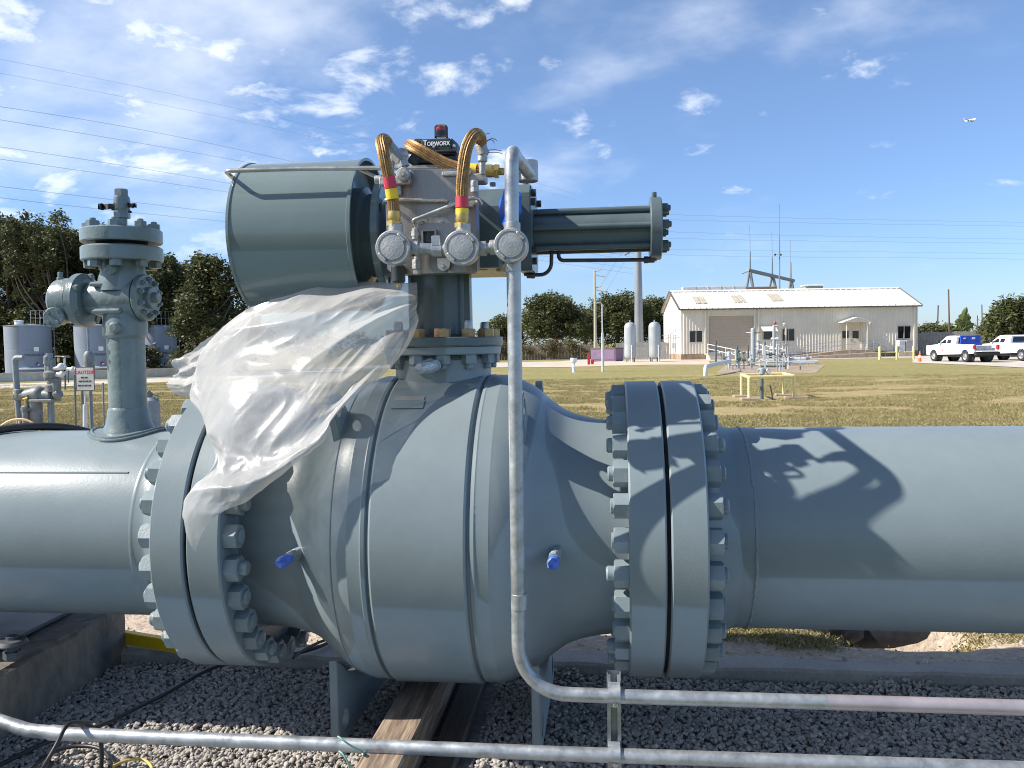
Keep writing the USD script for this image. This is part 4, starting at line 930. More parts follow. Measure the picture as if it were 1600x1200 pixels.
# pebbles and crumbs on the dirt strip
n = 1500
gx = rng.uniform(-3.2, 3.0, n); gy = KY0 + 0.03 + rng.gamma(2.0, 0.5, n); s = rng.gamma(3, 0.0022, n) + 0.002
q = rng.normal(size=(n, 4)); q /= np.linalg.norm(q, axis=1, keepdims=True)
gz = np.where(gy < KY1, KZ, dirt_z(gx, gy)) + s * 0.2
scatter('/World/loose_stones', [stone(20 + i) for i in range(4)], 'stone', np.stack([gx, gy, gz], 1), np.repeat(s[:, None], 3, 1), q, rng.integers(0, 4, n), 'loose crumbs of stone strewn over the kerb and sandy dirt', 'stones')
# ================================================================ right background: the metal building
mat('siding', (0.69, 0.65, 0.555), rough=0.55, var=0.05, scale=0.6, fine=0.03)
mat('roof_metal', (0.63, 0.61, 0.555), rough=0.45, var=0.05, scale=0.8, fine=0.03)
mat('trim_dark', (0.10, 0.09, 0.075), rough=0.6)
mat('door_tan', (0.44, 0.37, 0.29), rough=0.6, var=0.05)
mat('door_cream', (0.62, 0.57, 0.47), rough=0.55, var=0.04)
mat('skylight', (0.46, 0.41, 0.32), rough=0.4, var=0.12, scale=3)
mat('window_frame', (0.45, 0.42, 0.37), rough=0.5)
mat('plinth', (0.30, 0.23, 0.16), rough=0.9, var=0.2, scale=2)
mat('pale_concrete', (0.44, 0.40, 0.34), rough=0.9, var=0.15, scale=1.2, fine=0.1, fscale=6)
mat('grey_metal', (0.33, 0.34, 0.35), rough=0.5, metal=0.3, var=0.15, scale=4)
mat('pale_metal', (0.52, 0.54, 0.55), rough=0.5, metal=0.2, var=0.15, scale=3)
mat('white_metal', (0.72, 0.73, 0.72), rough=0.5, var=0.08, scale=5)
mat('rusty_duct', (0.26, 0.17, 0.11), rough=0.8, col2=(0.12, 0.08, 0.055), scale=4)
M['dark_glass'] = usdkit.material(stage, '/World/Looks/dark_glass', {'p': ('principled_bsdf', {'base_color': (0.012, 0.014, 0.016), 'roughness': 0.06, 'specular_ior_level': 0.7})}, surface='p.BSDF')
PL, PR = on_ground(1064.5, 563), on_ground(1433.5, 557)
PL[2] = PR[2] = -0.36
BX = (PR - PL) * [1, 1, 0]; BW = np.linalg.norm(BX); BX /= BW; BY = np.array([-BX[1], BX[0], 0.0]); BD = 9.6; BZ = np.array([0, 0, 1.0])
EAVE, RIDGE = 5.30, 7.25


def fr(u, v, off=0.0):
    """(across, up) on the building's front plane for a photograph pixel"""
    d = ray(u, v); n = -BY; o = PL + n * off
    p = EYE + d * (np.dot(o - EYE, n) / np.dot(d, n)) - PL
    return float(np.dot(p, BX)), float(p[2])


def bw(a, b, c): return PL + BX * a + BY * b + BZ * c          # building coordinates: across, back, up
def bbox(a0, a1, b0, b1, c0, c1, bev=0.0):
    m = rbox((a0, b0, c0), (a1, b1, c1), bev) if bev else box((a0, b0, c0), (a1, b1, c1))
    m.vertices = PL + m.vertices @ np.stack([BX, BY, BZ]); return m


bld = thing('metal_building', 'cream ribbed metal building with low pitched roof, roll-up door and entrance ramp', 'building', PL)


def ribbed(a0, a1, c0, c1, b=0.0, step=0.305, rib=0.045):
    P = []; a = a0
    xs = [a0]
    k0 = math.ceil(a0 / step)
    pts = [(a0, 0)]
    for k in range(k0, int(a1 / step) + 1):
        x = k * step
        if x - 0.05 > a0 and x + 0.05 < a1: pts += [(x - 0.05, 0), (x - 0.025, rib), (x + 0.025, rib), (x + 0.05, 0)]
    pts.append((a1, 0))
    return sheet([[bw(x, b - y, c0), bw(x, b - y, c1)] for x, y in pts])


rd = [*fr(1107, 494), *fr(1178, 549)]; dd = [*fr(1313, 504.5), *fr(1347, 546)]
W1 = [*fr(1077, 516.5), *fr(1098, 535)]; W2 = [*fr(1221.5, 513.5), *fr(1241.5, 533)]; W3 = [*fr(1402, 509), *fr(1423, 529.5)]; W4 = [*fr(1192, 516), *fr(1207, 531)]
holes = sorted([(rd[0], rd[2], rd[3], rd[1]), (dd[0], dd[2], dd[3], dd[1]), (W1[0], W1[2], W1[3], W1[1]), (W2[0], W2[2], W2[3], W2[1]), (W3[0], W3[2], W3[3], W3[1])])
PLN = 0.62
parts, a = [], 0.0
for h in holes:
    parts.append(ribbed(a, h[0], PLN, EAVE)); parts.append(ribbed(h[0], h[1], h[3], EAVE))
    if h[2] > PLN + 0.05: parts.append(ribbed(h[0], h[1], PLN, h[2]))
    a = h[1]
parts.append(ribbed(a, BW, PLN, EAVE))
obj('front_wall', parts, 'siding', bld, smooth=False)
gab = [bw(0, 0, PLN), bw(0, BD, PLN), bw(0, BD, EAVE), bw(0, BD / 2, RIDGE), bw(0, 0, EAVE)]
gm = trimesh.Trimesh(np.array(gab), [[0, 2, 1], [0, 3, 2], [0, 4, 3]], process=False)
obj('end_wall', gm, 'siding', bld, smooth=False)
gm2 = gm.copy(); gm2.vertices = gm2.vertices + BX * BW; obj('end_wall', gm2, 'siding', bld, smooth=False)
obj('rear_wall', sheet([[bw(0, BD, PLN), bw(0, BD, EAVE)], [bw(BW, BD, PLN), bw(BW, BD, EAVE)]]), 'siding', bld, smooth=False)
obj('plinth', bbox(-0.02, BW + 0.02, -0.03, BD + 0.02, -0.5, PLN), 'plinth', bld)


def slope(s, over=0.35, rib=0.05):
    pts = [(-0.25, 0)]
    for k in range(0, int(BW / 0.6) + 1):
        x = k * 0.6 + 0.1
        pts += [(x - 0.05, 0), (x - 0.025, rib), (x + 0.025, rib), (x + 0.05, 0)]
    pts.append((BW + 0.25, 0)); y0, y1 = (-over, BD / 2) if s < 0 else (BD + over, BD / 2)
    z0 = EAVE + 0.06 - (RIDGE - EAVE) * over / (BD / 2)
    top = [[bw(x, y0, z0 + h), bw(x, y1, RIDGE + 0.06 + h)] for x, h in pts]
    return cat([sheet(top), sheet([[p[0] - BZ * (0.03 + h), p[1] - BZ * (0.03 + h)] for p, (x, h) in zip(top, pts)])])
obj('roof', slope(-1), 'roof_metal', bld, smooth=False); roof2 = obj('roof', slope(1), 'roof_metal', bld, smooth=False)
obj('ridge_cap', hull([bw(x, BD / 2 + y, RIDGE + z) for x in (-0.26, BW + 0.26) for y, z in ((-0.3, 0.01), (0.3, 0.01), (0, 0.17))]), 'roof_metal', bld)
obj('eave_trim', bbox(-0.27, BW + 0.27, -0.44, -0.352, EAVE - 0.22, EAVE - 0.08), 'trim_dark', bld)
for x in (-0.30, BW + 0.252):
    obj('rake_trim', hull([bw(x + d, y, z + e) for d in (0, 0.05) for e in (-0.12, 0.11) for y, z in ((-0.4, EAVE - 0.10), (BD / 2, RIDGE + 0.06))]), 'trim_dark', bld)
    obj('rake_trim', hull([bw(x + d, y, z + e) for d in (0, 0.05) for e in (-0.12, 0.11) for y, z in ((BD + 0.4, EAVE - 0.10), (BD / 2 + 0.001, RIDGE + 0.06))]), 'trim_dark', bld)


def roof_patch(u0, v0, u1, v1, name, m):
    n = np.cross(BX, BY * BD / 2 + BZ * (RIDGE - EAVE)); n /= np.linalg.norm(n); o = bw(0, 0, EAVE + 0.10 + 0.02)
    def rp(u, v):
        d = ray(u, v); p = EYE + d * (np.dot(o - EYE, n) / np.dot(d, n)) - PL
        return np.dot(p, BX), np.dot(p, BY)
    (a0, b0), (a1, b1) = rp(u0, v0), rp(u1, v1)
    a0_ = (a0 + a1) / 2 - 0.62; b0, b1 = sorted((b0, b1)); sl = (RIDGE - EAVE) / (BD / 2)
    ms = []
    for k in range(2):
        x0 = a0_ + k * 0.62
        ms.append(hull([bw(x, y, EAVE + 0.105 + sl * y + e) for x in (x0, x0 + 0.55) for y in (b0, b1) for e in (0, 0.04)]))
    return [obj(name, q, m, bld) for q in ms]
for (u0, v0, u1, v1) in ((1090, 463.5, 1096, 474), (1150, 461.5, 1157, 472), (1208, 459.5, 1215, 470)): roof_patch(u0, v0, u1, v1, 'skylight', 'skylight')
# roll-up door
b_ = obj('roll_up_door', [bbox(rd[0], rd[2], 0.16, 0.19, rd[3] + k * (rd[1] - rd[3]) / 12, rd[3] + (k + 0.92) * (rd[1] - rd[3]) / 12) for k in range(12)] + [bbox(rd[0], rd[2], 0.191, 0.22, rd[3], rd[1])], 'door_tan', bld)
obj('door_jamb', [bbox(rd[0] - 0.12, rd[0], -0.06, 0.2, rd[3], rd[1] + 0.12), bbox(rd[2], rd[2] + 0.12, -0.06, 0.2, rd[3], rd[1] + 0.12), bbox(rd[0], rd[2], -0.06, 0.2, rd[1], rd[1] + 0.12)], 'siding', bld)


def window(w, n=2):
    a0, c1, a1, c0 = w
    f = obj('window', [bbox(a0, a1, -0.055, 0.05, c1 - 0.06, c1), bbox(a0, a1, -0.055, 0.05, c0, c0 + 0.06), bbox(a0, a0 + 0.06, -0.054, 0.05, c0 + 0.06, c1 - 0.06), bbox(a1 - 0.06, a1, -0.054, 0.05, c0 + 0.06, c1 - 0.06), bbox((a0 + a1) / 2 - 0.03, (a0 + a1) / 2 + 0.03, -0.05, 0.05, c0 + 0.06, c1 - 0.06)], 'window_frame', bld)
    for k in range(2):
        x0 = a0 + 0.06 if k == 0 else (a0 + a1) / 2 + 0.03; x1 = (a0 + a1) / 2 - 0.03 if k == 0 else a1 - 0.06
        obj('pane', bbox(x0, x1, 0.0, 0.012, c0 + 0.06, c1 - 0.06), 'dark_glass', f)
for w in (W1, W2, W3): window(w)
wx = obj('window', bbox(W4[0], W4[2], -0.08, -0.052, W4[3], W4[1]), 'window_frame', bld); obj('pane', bbox(W4[0] + .06, W4[2] - .06, -0.095, -0.081, W4[3] + .06, W4[1] - .06), 'dark_glass', wx)
aw = fr(1188, 511); aw2 = fr(1211, 517)
obj('awning', hull([bw(x, y, z + e) for x in (aw[0], aw2[0]) for e in (0, 0.05) for y, z in ((-0.06, aw[1] + 0.05), (-1.0, aw2[1] - 0.05))]), 'roof_metal', bld)
# double entrance door with canopy
mid = (dd[0] + dd[2]) / 2
for k, (x0, x1) in enumerate(((dd[0] + 0.12, mid - 0.01), (mid + 0.01, dd[2] - 0.12))):
    q0 = fr(1316.2 if k == 0 else 1332, 517); q1 = fr(1326.3 if k == 0 else 1342, 528.5)
    fm = sg.box(x0, dd[3], x1, dd[1] - 0.55).difference(sg.box(q0[0], q1[1], q1[0], q0[1]))
    m = trimesh.creation.extrude_polygon(fm, 0.05); m.vertices = PL + m.vertices[:, [0]] * BX + m.vertices[:, [1]] * BZ + (m.vertices[:, [2]] + 0.02) * BY
    d = obj('entrance_door', m, 'door_cream', bld); obj('pane', bbox(q0[0], q1[0], 0.04, 0.05, q1[1], q0[1]), 'dark_glass', d)
    obj('handle', bbox(mid + (-0.10 if k == 0 else 0.05), mid + (-0.05 if k == 0 else 0.10), -0.03, 0.019, dd[3] + 0.95, dd[3] + 1.1), 'grey_metal', d)
obj('transom', bbox(dd[0] + 0.12, dd[2] - 0.12, 0.02, 0.07, dd[1] - 0.548, dd[1]), 'door_cream', bld)
obj('door_frame', [bbox(dd[0], dd[0] + 0.118, -0.05, 0.1, dd[3], dd[1]), bbox(dd[2] - 0.118, dd[2], -0.05, 0.1, dd[3], dd[1])], 'siding', bld)
ca0, ca1 = fr(1308.5, 503)[0], fr(1352, 503)[0]; cm, cz = (ca0 + ca1) / 2, fr(1330, 503.5)[1]
for s in (-1, 1):
    e = cm + s * (ca1 - ca0) / 2
    obj('canopy', hull([bw(x, y, z + t) for t in (0, 0.07) for y in (-0.05, -1.55) for x, z in ((cm - s * 0.001, cz + 0.42), (e, cz - 0.05))]), 'roof_metal', bld)
obj('canopy_gable', hull([bw(x, y, z) for y in (-1.44, -1.48) for x, z in ((ca0 + .15, cz - 0.02), (ca1 - .15, cz - 0.02), (cm, cz + 0.40))]), 'siding', bld)
for s in (-1, 1): obj('canopy_post', bbox(cm + s * 1.05 - 0.04, cm + s * 1.05 + 0.04, -1.42, -1.34, 0.6, cz - 0.01), 'siding', bld)
for u, v0 in ((1101.5, 486), (1184.5, 481), (1227, 510), (1428, 474), (1398, 475)):
    a_, t_ = fr(u, v0)
    obj('downspout', bbox(a_ - 0.07, a_ + 0.07, -0.17, -0.05, 0.5 if u != 1398 else t_ - 0.4, t_), 'siding', bld)
for u, v in ((1224, 507), (1358, 505.5)):
    a_, c_ = fr(u, v)
    obj('wall_lamp', [bbox(a_ - 0.13, a_ + 0.13, -0.28, -0.06, c_ - 0.02, c_ + 0.16, 0.04), bbox(a_ - 0.07, a_ + 0.07, -0.22, -0.08, c_ - 0.15, c_ - 0.021, 0.02)], 'white_metal', bld)
for c_ in ((0, 2.6, 1.1), (0, 5.0, 1.1)):
    obj('side_window', bbox(-0.05, -0.005, c_[1], c_[1] + 0.8, 2.95, 3.75), 'pale_metal', bld)
obj('side_door', bbox(-0.05, -0.005, 5.6, 6.6, PLN, 2.75), 'door_cream', bld)
aw = bw(*[0, 0, 0])
ac = thing('rooftop_unit', 'grey air conditioning unit on the roof ridge near its right end', 'air conditioner', bw(15.5, BD / 2, RIDGE))
a0, a1 = 14.45, 16.35
obj('cabinet', bbox(a0, a1, BD / 2 + 0.1, BD / 2 + 1.4, RIDGE - 0.2, RIDGE + 0.42, 0.03), 'grey_metal', ac)
obj('hood', bbox(a0 - 0.1, a1 + 0.06, BD / 2 + 0.0, BD / 2 + 1.5, RIDGE + 0.421, RIDGE + 0.55, 0.03), 'white_metal', ac)
dk = thing('roof_duct', 'long pale duct with brown rusty end behind the roof ridge', 'duct', bw(3, BD / 2, RIDGE))
def bk(u, v, b): 
    d = ray(u, v); n = -BY; o = bw(0, b, 0); p = EYE + d * (np.dot(o - EYE, n) / np.dot(d, n)) - PL
    return float(np.dot(p, BX)), float(p[2])
q0, q1, q2 = bk(1066, 448.5, 6.6), bk(1165, 457, 6.6), bk(1213, 447, 6.6)
obj('duct', bbox(q0[0], q1[0], 6.3, 7.2, RIDGE - 0.7, q0[1], 0.05), 'pale_metal', dk)
for k in range(1, 5): obj('duct_joint', bbox(q0[0] + (q1[0] - q0[0]) * k / 5 - 0.03, q0[0] + (q1[0] - q0[0]) * k / 5 + 0.03, 6.27, 7.23, RIDGE - 0.7, q0[1] + 0.03), 'pale_metal', dk)
obj('rusty_section', [bbox(q1[0] + 0.01, q2[0], 6.3, 7.2, RIDGE - 0.7, q2[1] - 0.05, 0.05)], 'rusty_duct', dk)
wb = struct('building_apron', bbox(-3.0, BW + 6.0, -6.5, -0.03, -0.3, 0.052), 'pale_concrete')

# ramp, railings, bollards in front of the building
rail_m = 'grey_metal'
ramp = thing('entrance_ramp', 'brown block ramp with grey handrails leading to the double door', 'ramp', bw(14, -2, 0))
ra0, ra1, rl0 = fr(1280, 555, 2.6)[0], fr(1368, 555, 2.6)[0], fr(1225, 558, 2.6)[0]
dz_ = dd[3]
def wedge(a0, a1, b0, b1, z0, z1, base=0.053): return hull([bw(a, b, c) for b in (b0, b1) for a, c in ((a0, base), (a1, base), (a0, z0), (a1, z1))])
mat('block_wall', (0.33, 0.265, 0.20), rough=0.9, var=0.2, scale=3, bump=0.01, bscale=8)
obj('landing', bbox(dd[0] - 0.6, ra1, -2.4, -0.05, 0.053, dz_ - 0.01), 'block_wall', ramp)
obj('ramp_slab', wedge(ra1, rl0, -3.8, -2.402, dz_ - 0.25, 0.12), 'block_wall', ramp)
obj('ramp_slab', wedge(dd[0] - 0.602, rl0, -2.4, -1.2, dz_ - 0.02, 0.15), 'block_wall', ramp)
def railing(t, A, B, h=0.95, n=5, r=0.025):
    A, B = np.array(A, float), np.array(B, float)
    for k in range(n):
        p = A + (B - A) * k / (n - 1); obj('rail_post', cyl(p, p + BZ * h, r, 8), rail_m, t)
    for f in (0.5, 1.0): obj('handrail', cyl(A + BZ * h * f, B + BZ * h * f, r, 8), rail_m, t)
railing(ramp, bw(rl0, -3.75, 0.14), bw(ra1, -3.75, dz_ - 0.25), n=7)
railing(ramp, bw(rl0, -2.40, 0.14), bw(dd[0] - 0.6, -2.35, dz_ - 0.02), n=6)
railing(ramp, bw(dd[2] + 0.2, -2.3, dz_ - .02), bw(ra1, -2.3, dz_ - .02), n=3); railing(ramp, bw(ra1 - 0.2, -1.0, dz_ - .02), bw(ra1 + 1.7, -1.0, 0.1), n=4)
st = thing('door_steps', 'concrete steps with white railings beside the roll-up door', 'steps', bw(1.8, -1, 0))
s0 = fr(1103, 555)[0]
for k in range(4): obj('step', bbox(s0, s0 + 1.2 + 0 * k, -0.5 - 0.35 * (k + 1) + 0.001, -0.5 - 0.35 * k, 0.053, PLN + 0.05 - k * 0.15), 'pale_concrete', st)
obj('landing', bbox(s0, s0 + 6.3, -0.5, -0.05, 0.053, PLN + 0.05), 'pale_concrete', st)
def rail2(t, A, B, h=0.95, n=4, m='white_metal'):
    A, B = np.array(A), np.array(B)
    for k in range(n): p = A + (B - A) * k / (n - 1); obj('rail_post', cyl(p, p + BZ * h, 0.03, 8), m, t)
    for f in (0.5, 1.0): obj('handrail', cyl(A + BZ * h * f, B + BZ * h * f, 0.03, 8), m, t)
rail2(st, bw(s0 + .05, -0.5, PLN + .05), bw(s0 + 2.3, -2.6, 0.06)); rail2(st, bw(s0 + 4.6, -0.5, PLN + .05), bw(s0 + 7.1, -2.6, 0.06))
mat('safety_yellow', (0.68, 0.57, 0.26), rough=0.55, var=0.12, scale=6)
boll = thing('bollard_rail', 'row of three yellow bollards with a low yellow rail before the right window', 'bollard', on_ground(1401, 562))
q = [on_ground(u, v) for u, v in ((1374.5, 563), (1401, 562.5), (1427, 562))]
for p in q: obj('bollard', lathe([(0.0, -0.3), (0.11, -0.3), (0.11, 1.12), (0.07, 1.19), (0, 1.20)], 16, p), 'safety_yellow', boll)
for i in range(2): obj('rail', cyl(q[i] + BZ * 0.68, q[i + 1] + BZ * 0.68, 0.05, 10), 'safety_yellow', boll)
acu = thing('condenser_unit', 'pale outdoor air conditioning condensers under the right window', 'air conditioner', bw(fr(1412, 545)[0], -0.8, 0))
for k in range(2):
    a_ = fr(1403 + k * 11.5, 545, 0.8)[0]; obj('cabinet', bbox(a_, a_ + 0.62, -1.1, -0.35, 0.5, 1.7, 0.03), 'grey_metal' if k else 'pale_metal', acu); obj('base', bbox(a_ - .05, a_ + 0.67, -1.15, -0.3, 0.053, 0.499), 'pale_concrete', acu)
for u, w_, nm in ((1060.5, 0.5, 0), ):
    pass
ip = thing('wall_piping', 'thin grey pipes with a box on the left end wall', 'piping', bw(-0.3, 3, 0))
for y in (1.2, 2.2, 3.8, 5.0): obj('pipe', tube(fillet([bw(-0.35, y, 0.0), bw(-0.35, y, 2.6 + 0.2 * (y > 3)), bw(-0.06, y, 2.6 + 0.2 * (y > 3))], 0.1), 0.04, 8), 'grey_metal', ip)
obj('pipe', cyl(bw(-0.35, 0.6, 2.61), bw(-0.35, 8.5, 2.61), 0.035, 8), 'grey_metal', ip)
obj('meter_box', bbox(-0.45, -0.01, 2.6, 3.1, 1.2, 1.8, 0.02), 'pale_metal', ip)

# ---------------------------------------------------------------- two vertical tanks, container, hydrant, poles
mat('tank_galvanised', (0.40, 0.43, 0.44), rough=0.45, metal=0.25, col2=(0.30, 0.33, 0.345), scale=1.6, stretch=(1, 1, 0.5))
tank0 = None
for i, (u, v, lab) in enumerate(((985, 566.5, 'grey vertical air tank left of its twin beside the building'), (1023, 566, 'grey vertical air tank nearer the building wall'))):
    p = on_ground(u, v)
    if tank0 is None:
        tank0 = thing('air_tank', lab, 'tank', p, group='vertical grey air tanks', local=True)
        obj('shell', lathe([(0, 0.32), (0.30, 0.36), (0.50, 0.48), (0.565, 0.62), (0.57, 0.9), (0.575, 0.92), (0.57, 0.94), (0.57, 3.25), (0.53, 3.5), (0.40, 3.70), (0.20, 3.80), (0, 3.82)], 40), 'tank_galvanised', tank0)
        for a in (0.5, 2.1, 3.7, 5.3): obj('leg', box((0.44 * math.cos(a) - .05, 0.44 * math.sin(a) - .05, -0.1), (0.44 * math.cos(a) + .05, 0.44 * math.sin(a) + .05, 0.75)), 'grey_metal', tank0)
        obj('drain_pipe', tube(fillet([(0.1, -0.62, -0.1), (0.1, -0.62, 1.6), (0.1, -0.5, 1.6)], 0.05), 0.035, 8), 'white_metal', tank0)
        obj('top_nozzle', cyl((0, 0, 3.8), (0, 0, 4.0), 0.06, 10), 'grey_metal', tank0)
    else: copy_of(tank0, p, 0.4, lab)
mat('purple_paint', (0.17, 0.11, 0.19), rough=0.6, var=0.1, scale=2)
p0 = on_ground(923, 565.5); p1 = on_ground(962, 565.5)
dv = (p1 - p0) / np.linalg.norm(p1 - p0); dn = np.array([-dv[1], dv[0], 0]); LW = np.linalg.norm(p1 - p0)
def lbox(o, dx, dy, lo, hi, b=0.02):
    m = rbox(lo, hi, b) if b else box(lo, hi); m.vertices = o + m.vertices @ np.stack([dx, dy, BZ]); return m
cont = thing('waste_skip', 'purple metal waste skip with dark lid before the vine-grown fence', 'skip', p0)
obj('body', [lbox(p0, dv, dn, (0, 0, 0.12), (LW, 1.5, 1.30))], 'purple_paint', cont)
obj('side_panel', [lbox(p0, dv, dn, (0.06, -0.035, 0.25), (LW * 0.44, -0.001, 1.18), 0.01)], 'purple_paint', cont); obj('side_panel', [lbox(p0, dv, dn, (LW * 0.60, -0.035, 0.25), (LW * 0.97, -0.001, 1.18), 0.01)], 'purple_paint', cont)
obj('lid', [lbox(p0, dv, dn, (-0.04, -0.05, 1.301), (LW + 0.04, 1.55, 1.42))], 'trim_dark', cont); obj('skid', [lbox(p0, dv, dn, (0.02, 0, 0), (LW - .02, 1.4, 0.119))], 'trim_dark', cont)
mat('fire_red', (0.42, 0.025, 0.03), rough=0.5, var=0.15, scale=6)
for u, v, w_, h_, lab in ((920, 571, 0.22, 0.95, 'narrow red cabinet standing left of the purple skip'), (925.5, 570, 0.30, 0.35, 'low red and black box beside the purple skip'), (1003.5, 561, 0.36, 0.55, 'red box on a stand between the two vertical tanks')):
    p = on_ground(u, v); t = thing('red_cabinet', lab, 'cabinet', p)
    obj('box', [rbox(p + [-w_ / 2, -0.12, 0.12], p + [w_ / 2, 0.12, h_ + 0.12], 0.02)], 'fire_red', t); obj('stand', [box(p + [-w_ / 3, -.05, -.05], p + [w_ / 3, .05, 0.119])], 'trim_dark', t)
p = on_ground(896.5, 582.5); s_ = 26.5 / 1303 * np.dot(p - EYE, FW)
hy = thing('vent_standpipe', 'white standpipe with flared black-topped head on the lawn', 'standpipe', p)
obj('body', lathe([(0.13, -0.1), (0.13, 0.04), (0.10, 0.06), (0.10, 0.32), (0.125, 0.34), (0.125, 0.40), (0.085, 0.44), (0.075, 0.56), (0.10, 0.62), (0.20, 0.72), (0.22, 0.80), (0.22, 0.95), (0.205, 0.96)], 24, p), 'white_metal', hy)
obj('cap', lathe([(0.19, 0.93), (0.21, 0.965), (0.20, 1.02), (0.12, 1.03), (0, 1.03)], 24, p), 'black_rubber', hy)
p = on_ground(942, 582)
lp = thing('light_pole', 'thin pole with a small lamp arm standing on the lawn before the purple skip', 'light pole', p)
H = lambda v: float(at(942, v, p[1])[2])
obj('base_pole', cyl([p[0], p[1], -0.5], [p[0], p[1], H(520)], 0.085, 12), 'pale_metal', lp); obj('upper_pole', cyl([p[0], p[1], H(520)], [p[0], p[1], H(475)], 0.045, 10), 'pale_metal', lp)
obj('lamp_arm', tube(fillet([[p[0], p[1], H(476)], [p[0] - 0.1, p[1], H(472)], [p[0] - 0.42, p[1], H(474)]], 0.1), 0.04, 8), 'grey_metal', lp)

# poles
mat('pole_concrete', (0.36, 0.34, 0.29), rough=0.85, var=0.1); mat('pole_steel', (0.20, 0.22, 0.24), rough=0.6, metal=0.2, var=0.08, scale=1); mat('pole_wood', (0.12, 0.09, 0.07), rough=0.9, var=0.2, scale=4, stretch=(4, 4, .4))
def pole(label, u, vb, vt, Y, wb, wt, m, ut=None, cat='utility pole', arms=(), name='utility_pole'):
    zb = float(ground_z(Y)) - 0.5; b = at(u, vb, Y); t_ = at(ut or u, vt, Y); b = np.array([b[0], Y, zb])
    t = thing(name, label, cat, b); k = Y / FOCAL
    obj('pole', cyl(b, [b[0] if ut is None else t_[0], Y, t_[2]], wb * k / 2, 14, r2=wt * k / 2), m, t)
    for (u0, v0, u1, v1, r) in arms: obj('crossarm', cyl(at(u0, v0, Y), at(u1, v1, Y), r, 8), m, t)
    return t
pole('slim concrete utility pole with bracket arms among the trees left of the tanks', 930.5, 545, 423, 93, 5.6, 3.0, 'pole_concrete', arms=((930, 424.5, 938, 421.5, .06), (932, 430, 946, 432.5, .06), (931, 450, 939, 447, .06), (932, 453.5, 947, 455, .06)))
pole('massive tapering grey steel transmission pole behind the vertical tanks', 998.5, 548, 352, 96, 15.5, 8.8, 'pole_steel', ut=996.5, name='transmission_pole', arms=((998, 385, 976, 398, .12), (998, 380, 1012, 392, .12)))
pole('leaning wooden pole right of the building, shorter one', 1463, 520, 477, 120, 2.4, 2.0, 'pole_wood', ut=1466)
pole('tallest wooden pole right of the building', 1484.5, 525, 452, 100, 2.8, 2.0, 'pole_wood', ut=1482)
pole('wooden pole rising left of the big right-hand tree', 1536, 522, 476, 120, 2.0, 1.6, 'pole_wood', ut=1534)
pole('small wooden pole behind the parked trucks', 1527, 522, 493, 130, 1.6, 1.4, 'pole_wood')
# substation gantry and masts behind the building
GY = 135.0
gt = thing('substation_gantry', 'grey steel A-frame gantry with masts rising behind the building roof', 'gantry', (at(1200, 450, GY)[0], GY, 0))
def leg(u0, v0, u1, v1, r, Y=GY):
    a, b = at(u0, v0, Y), at(u1, v1, Y); e = b + (b - a) * ((-0.8 - b[2]) / (b[2] - a[2])); return cyl(a, e, r, 10)
for (u, v, s, Y) in ((1171.5, 425, 4.5, GY), (1207, 431, 5.5, GY + 4), (1236, 438, 4.0, GY + 8)):
    obj('frame_leg', leg(u - 1, v, u - s, v + 22, 0.22, Y), 'pole_steel', gt); obj('frame_leg', leg(u + 1, v, u + s, v + 22, 0.22, Y), 'pole_steel', gt)
obj('cross_beam', cyl(at(1168, 422, GY), at(1207, 431, GY + 4), 0.30, 12), 'pole_steel', gt); obj('cross_beam', cyl(at(1207.3, 431, GY + 4), at(1240, 438.5, GY + 8), 0.28, 12), 'pole_steel', gt)
for (u, v0, v1, v2, Y) in ((1172, 423, 393, 352, GY), (1206.5, 430, 402, 363, GY + 4), (1235.5, 437, 410, 375, GY + 8)):
    obj('mast', cyl(at(u, v0, Y), at(u, v1, Y), 0.15, 10, r2=0.10), 'pole_steel', gt); obj('rod', cyl(at(u, v1, Y), at(u - 0.6, v2, Y), 0.035, 6), 'pole_steel', gt)
obj('insulator', cyl(at(1168, 424, GY), at(1159, 428, GY), 0.08, 8), 'pole_steel', gt)
pole('tall slender lightning mast behind the building roof', 1218, 460, 367, 128, 3.0, 1.6, 'pole_steel', name='lightning_mast', cat='mast')
t_ = '/World/lightning_mast'; mp_ = stage.GetPrimAtPath(t_)
obj('rod', cyl(at(1218, 368, 128), at(1217.5, 319, 128), 0.05, 6), 'pole_steel', mp_)
for du in (-7, 2): obj('floodlight', trimesh.creation.icosphere(1, 0.16).apply_translation(at(1218 + du, 398, 127.6)), 'black_rubber', mp_)
obj('lamp_bar', cyl(at(1210, 398, 127.8), at(1221, 398, 127.8), 0.03, 6), 'pole_steel', mp_)

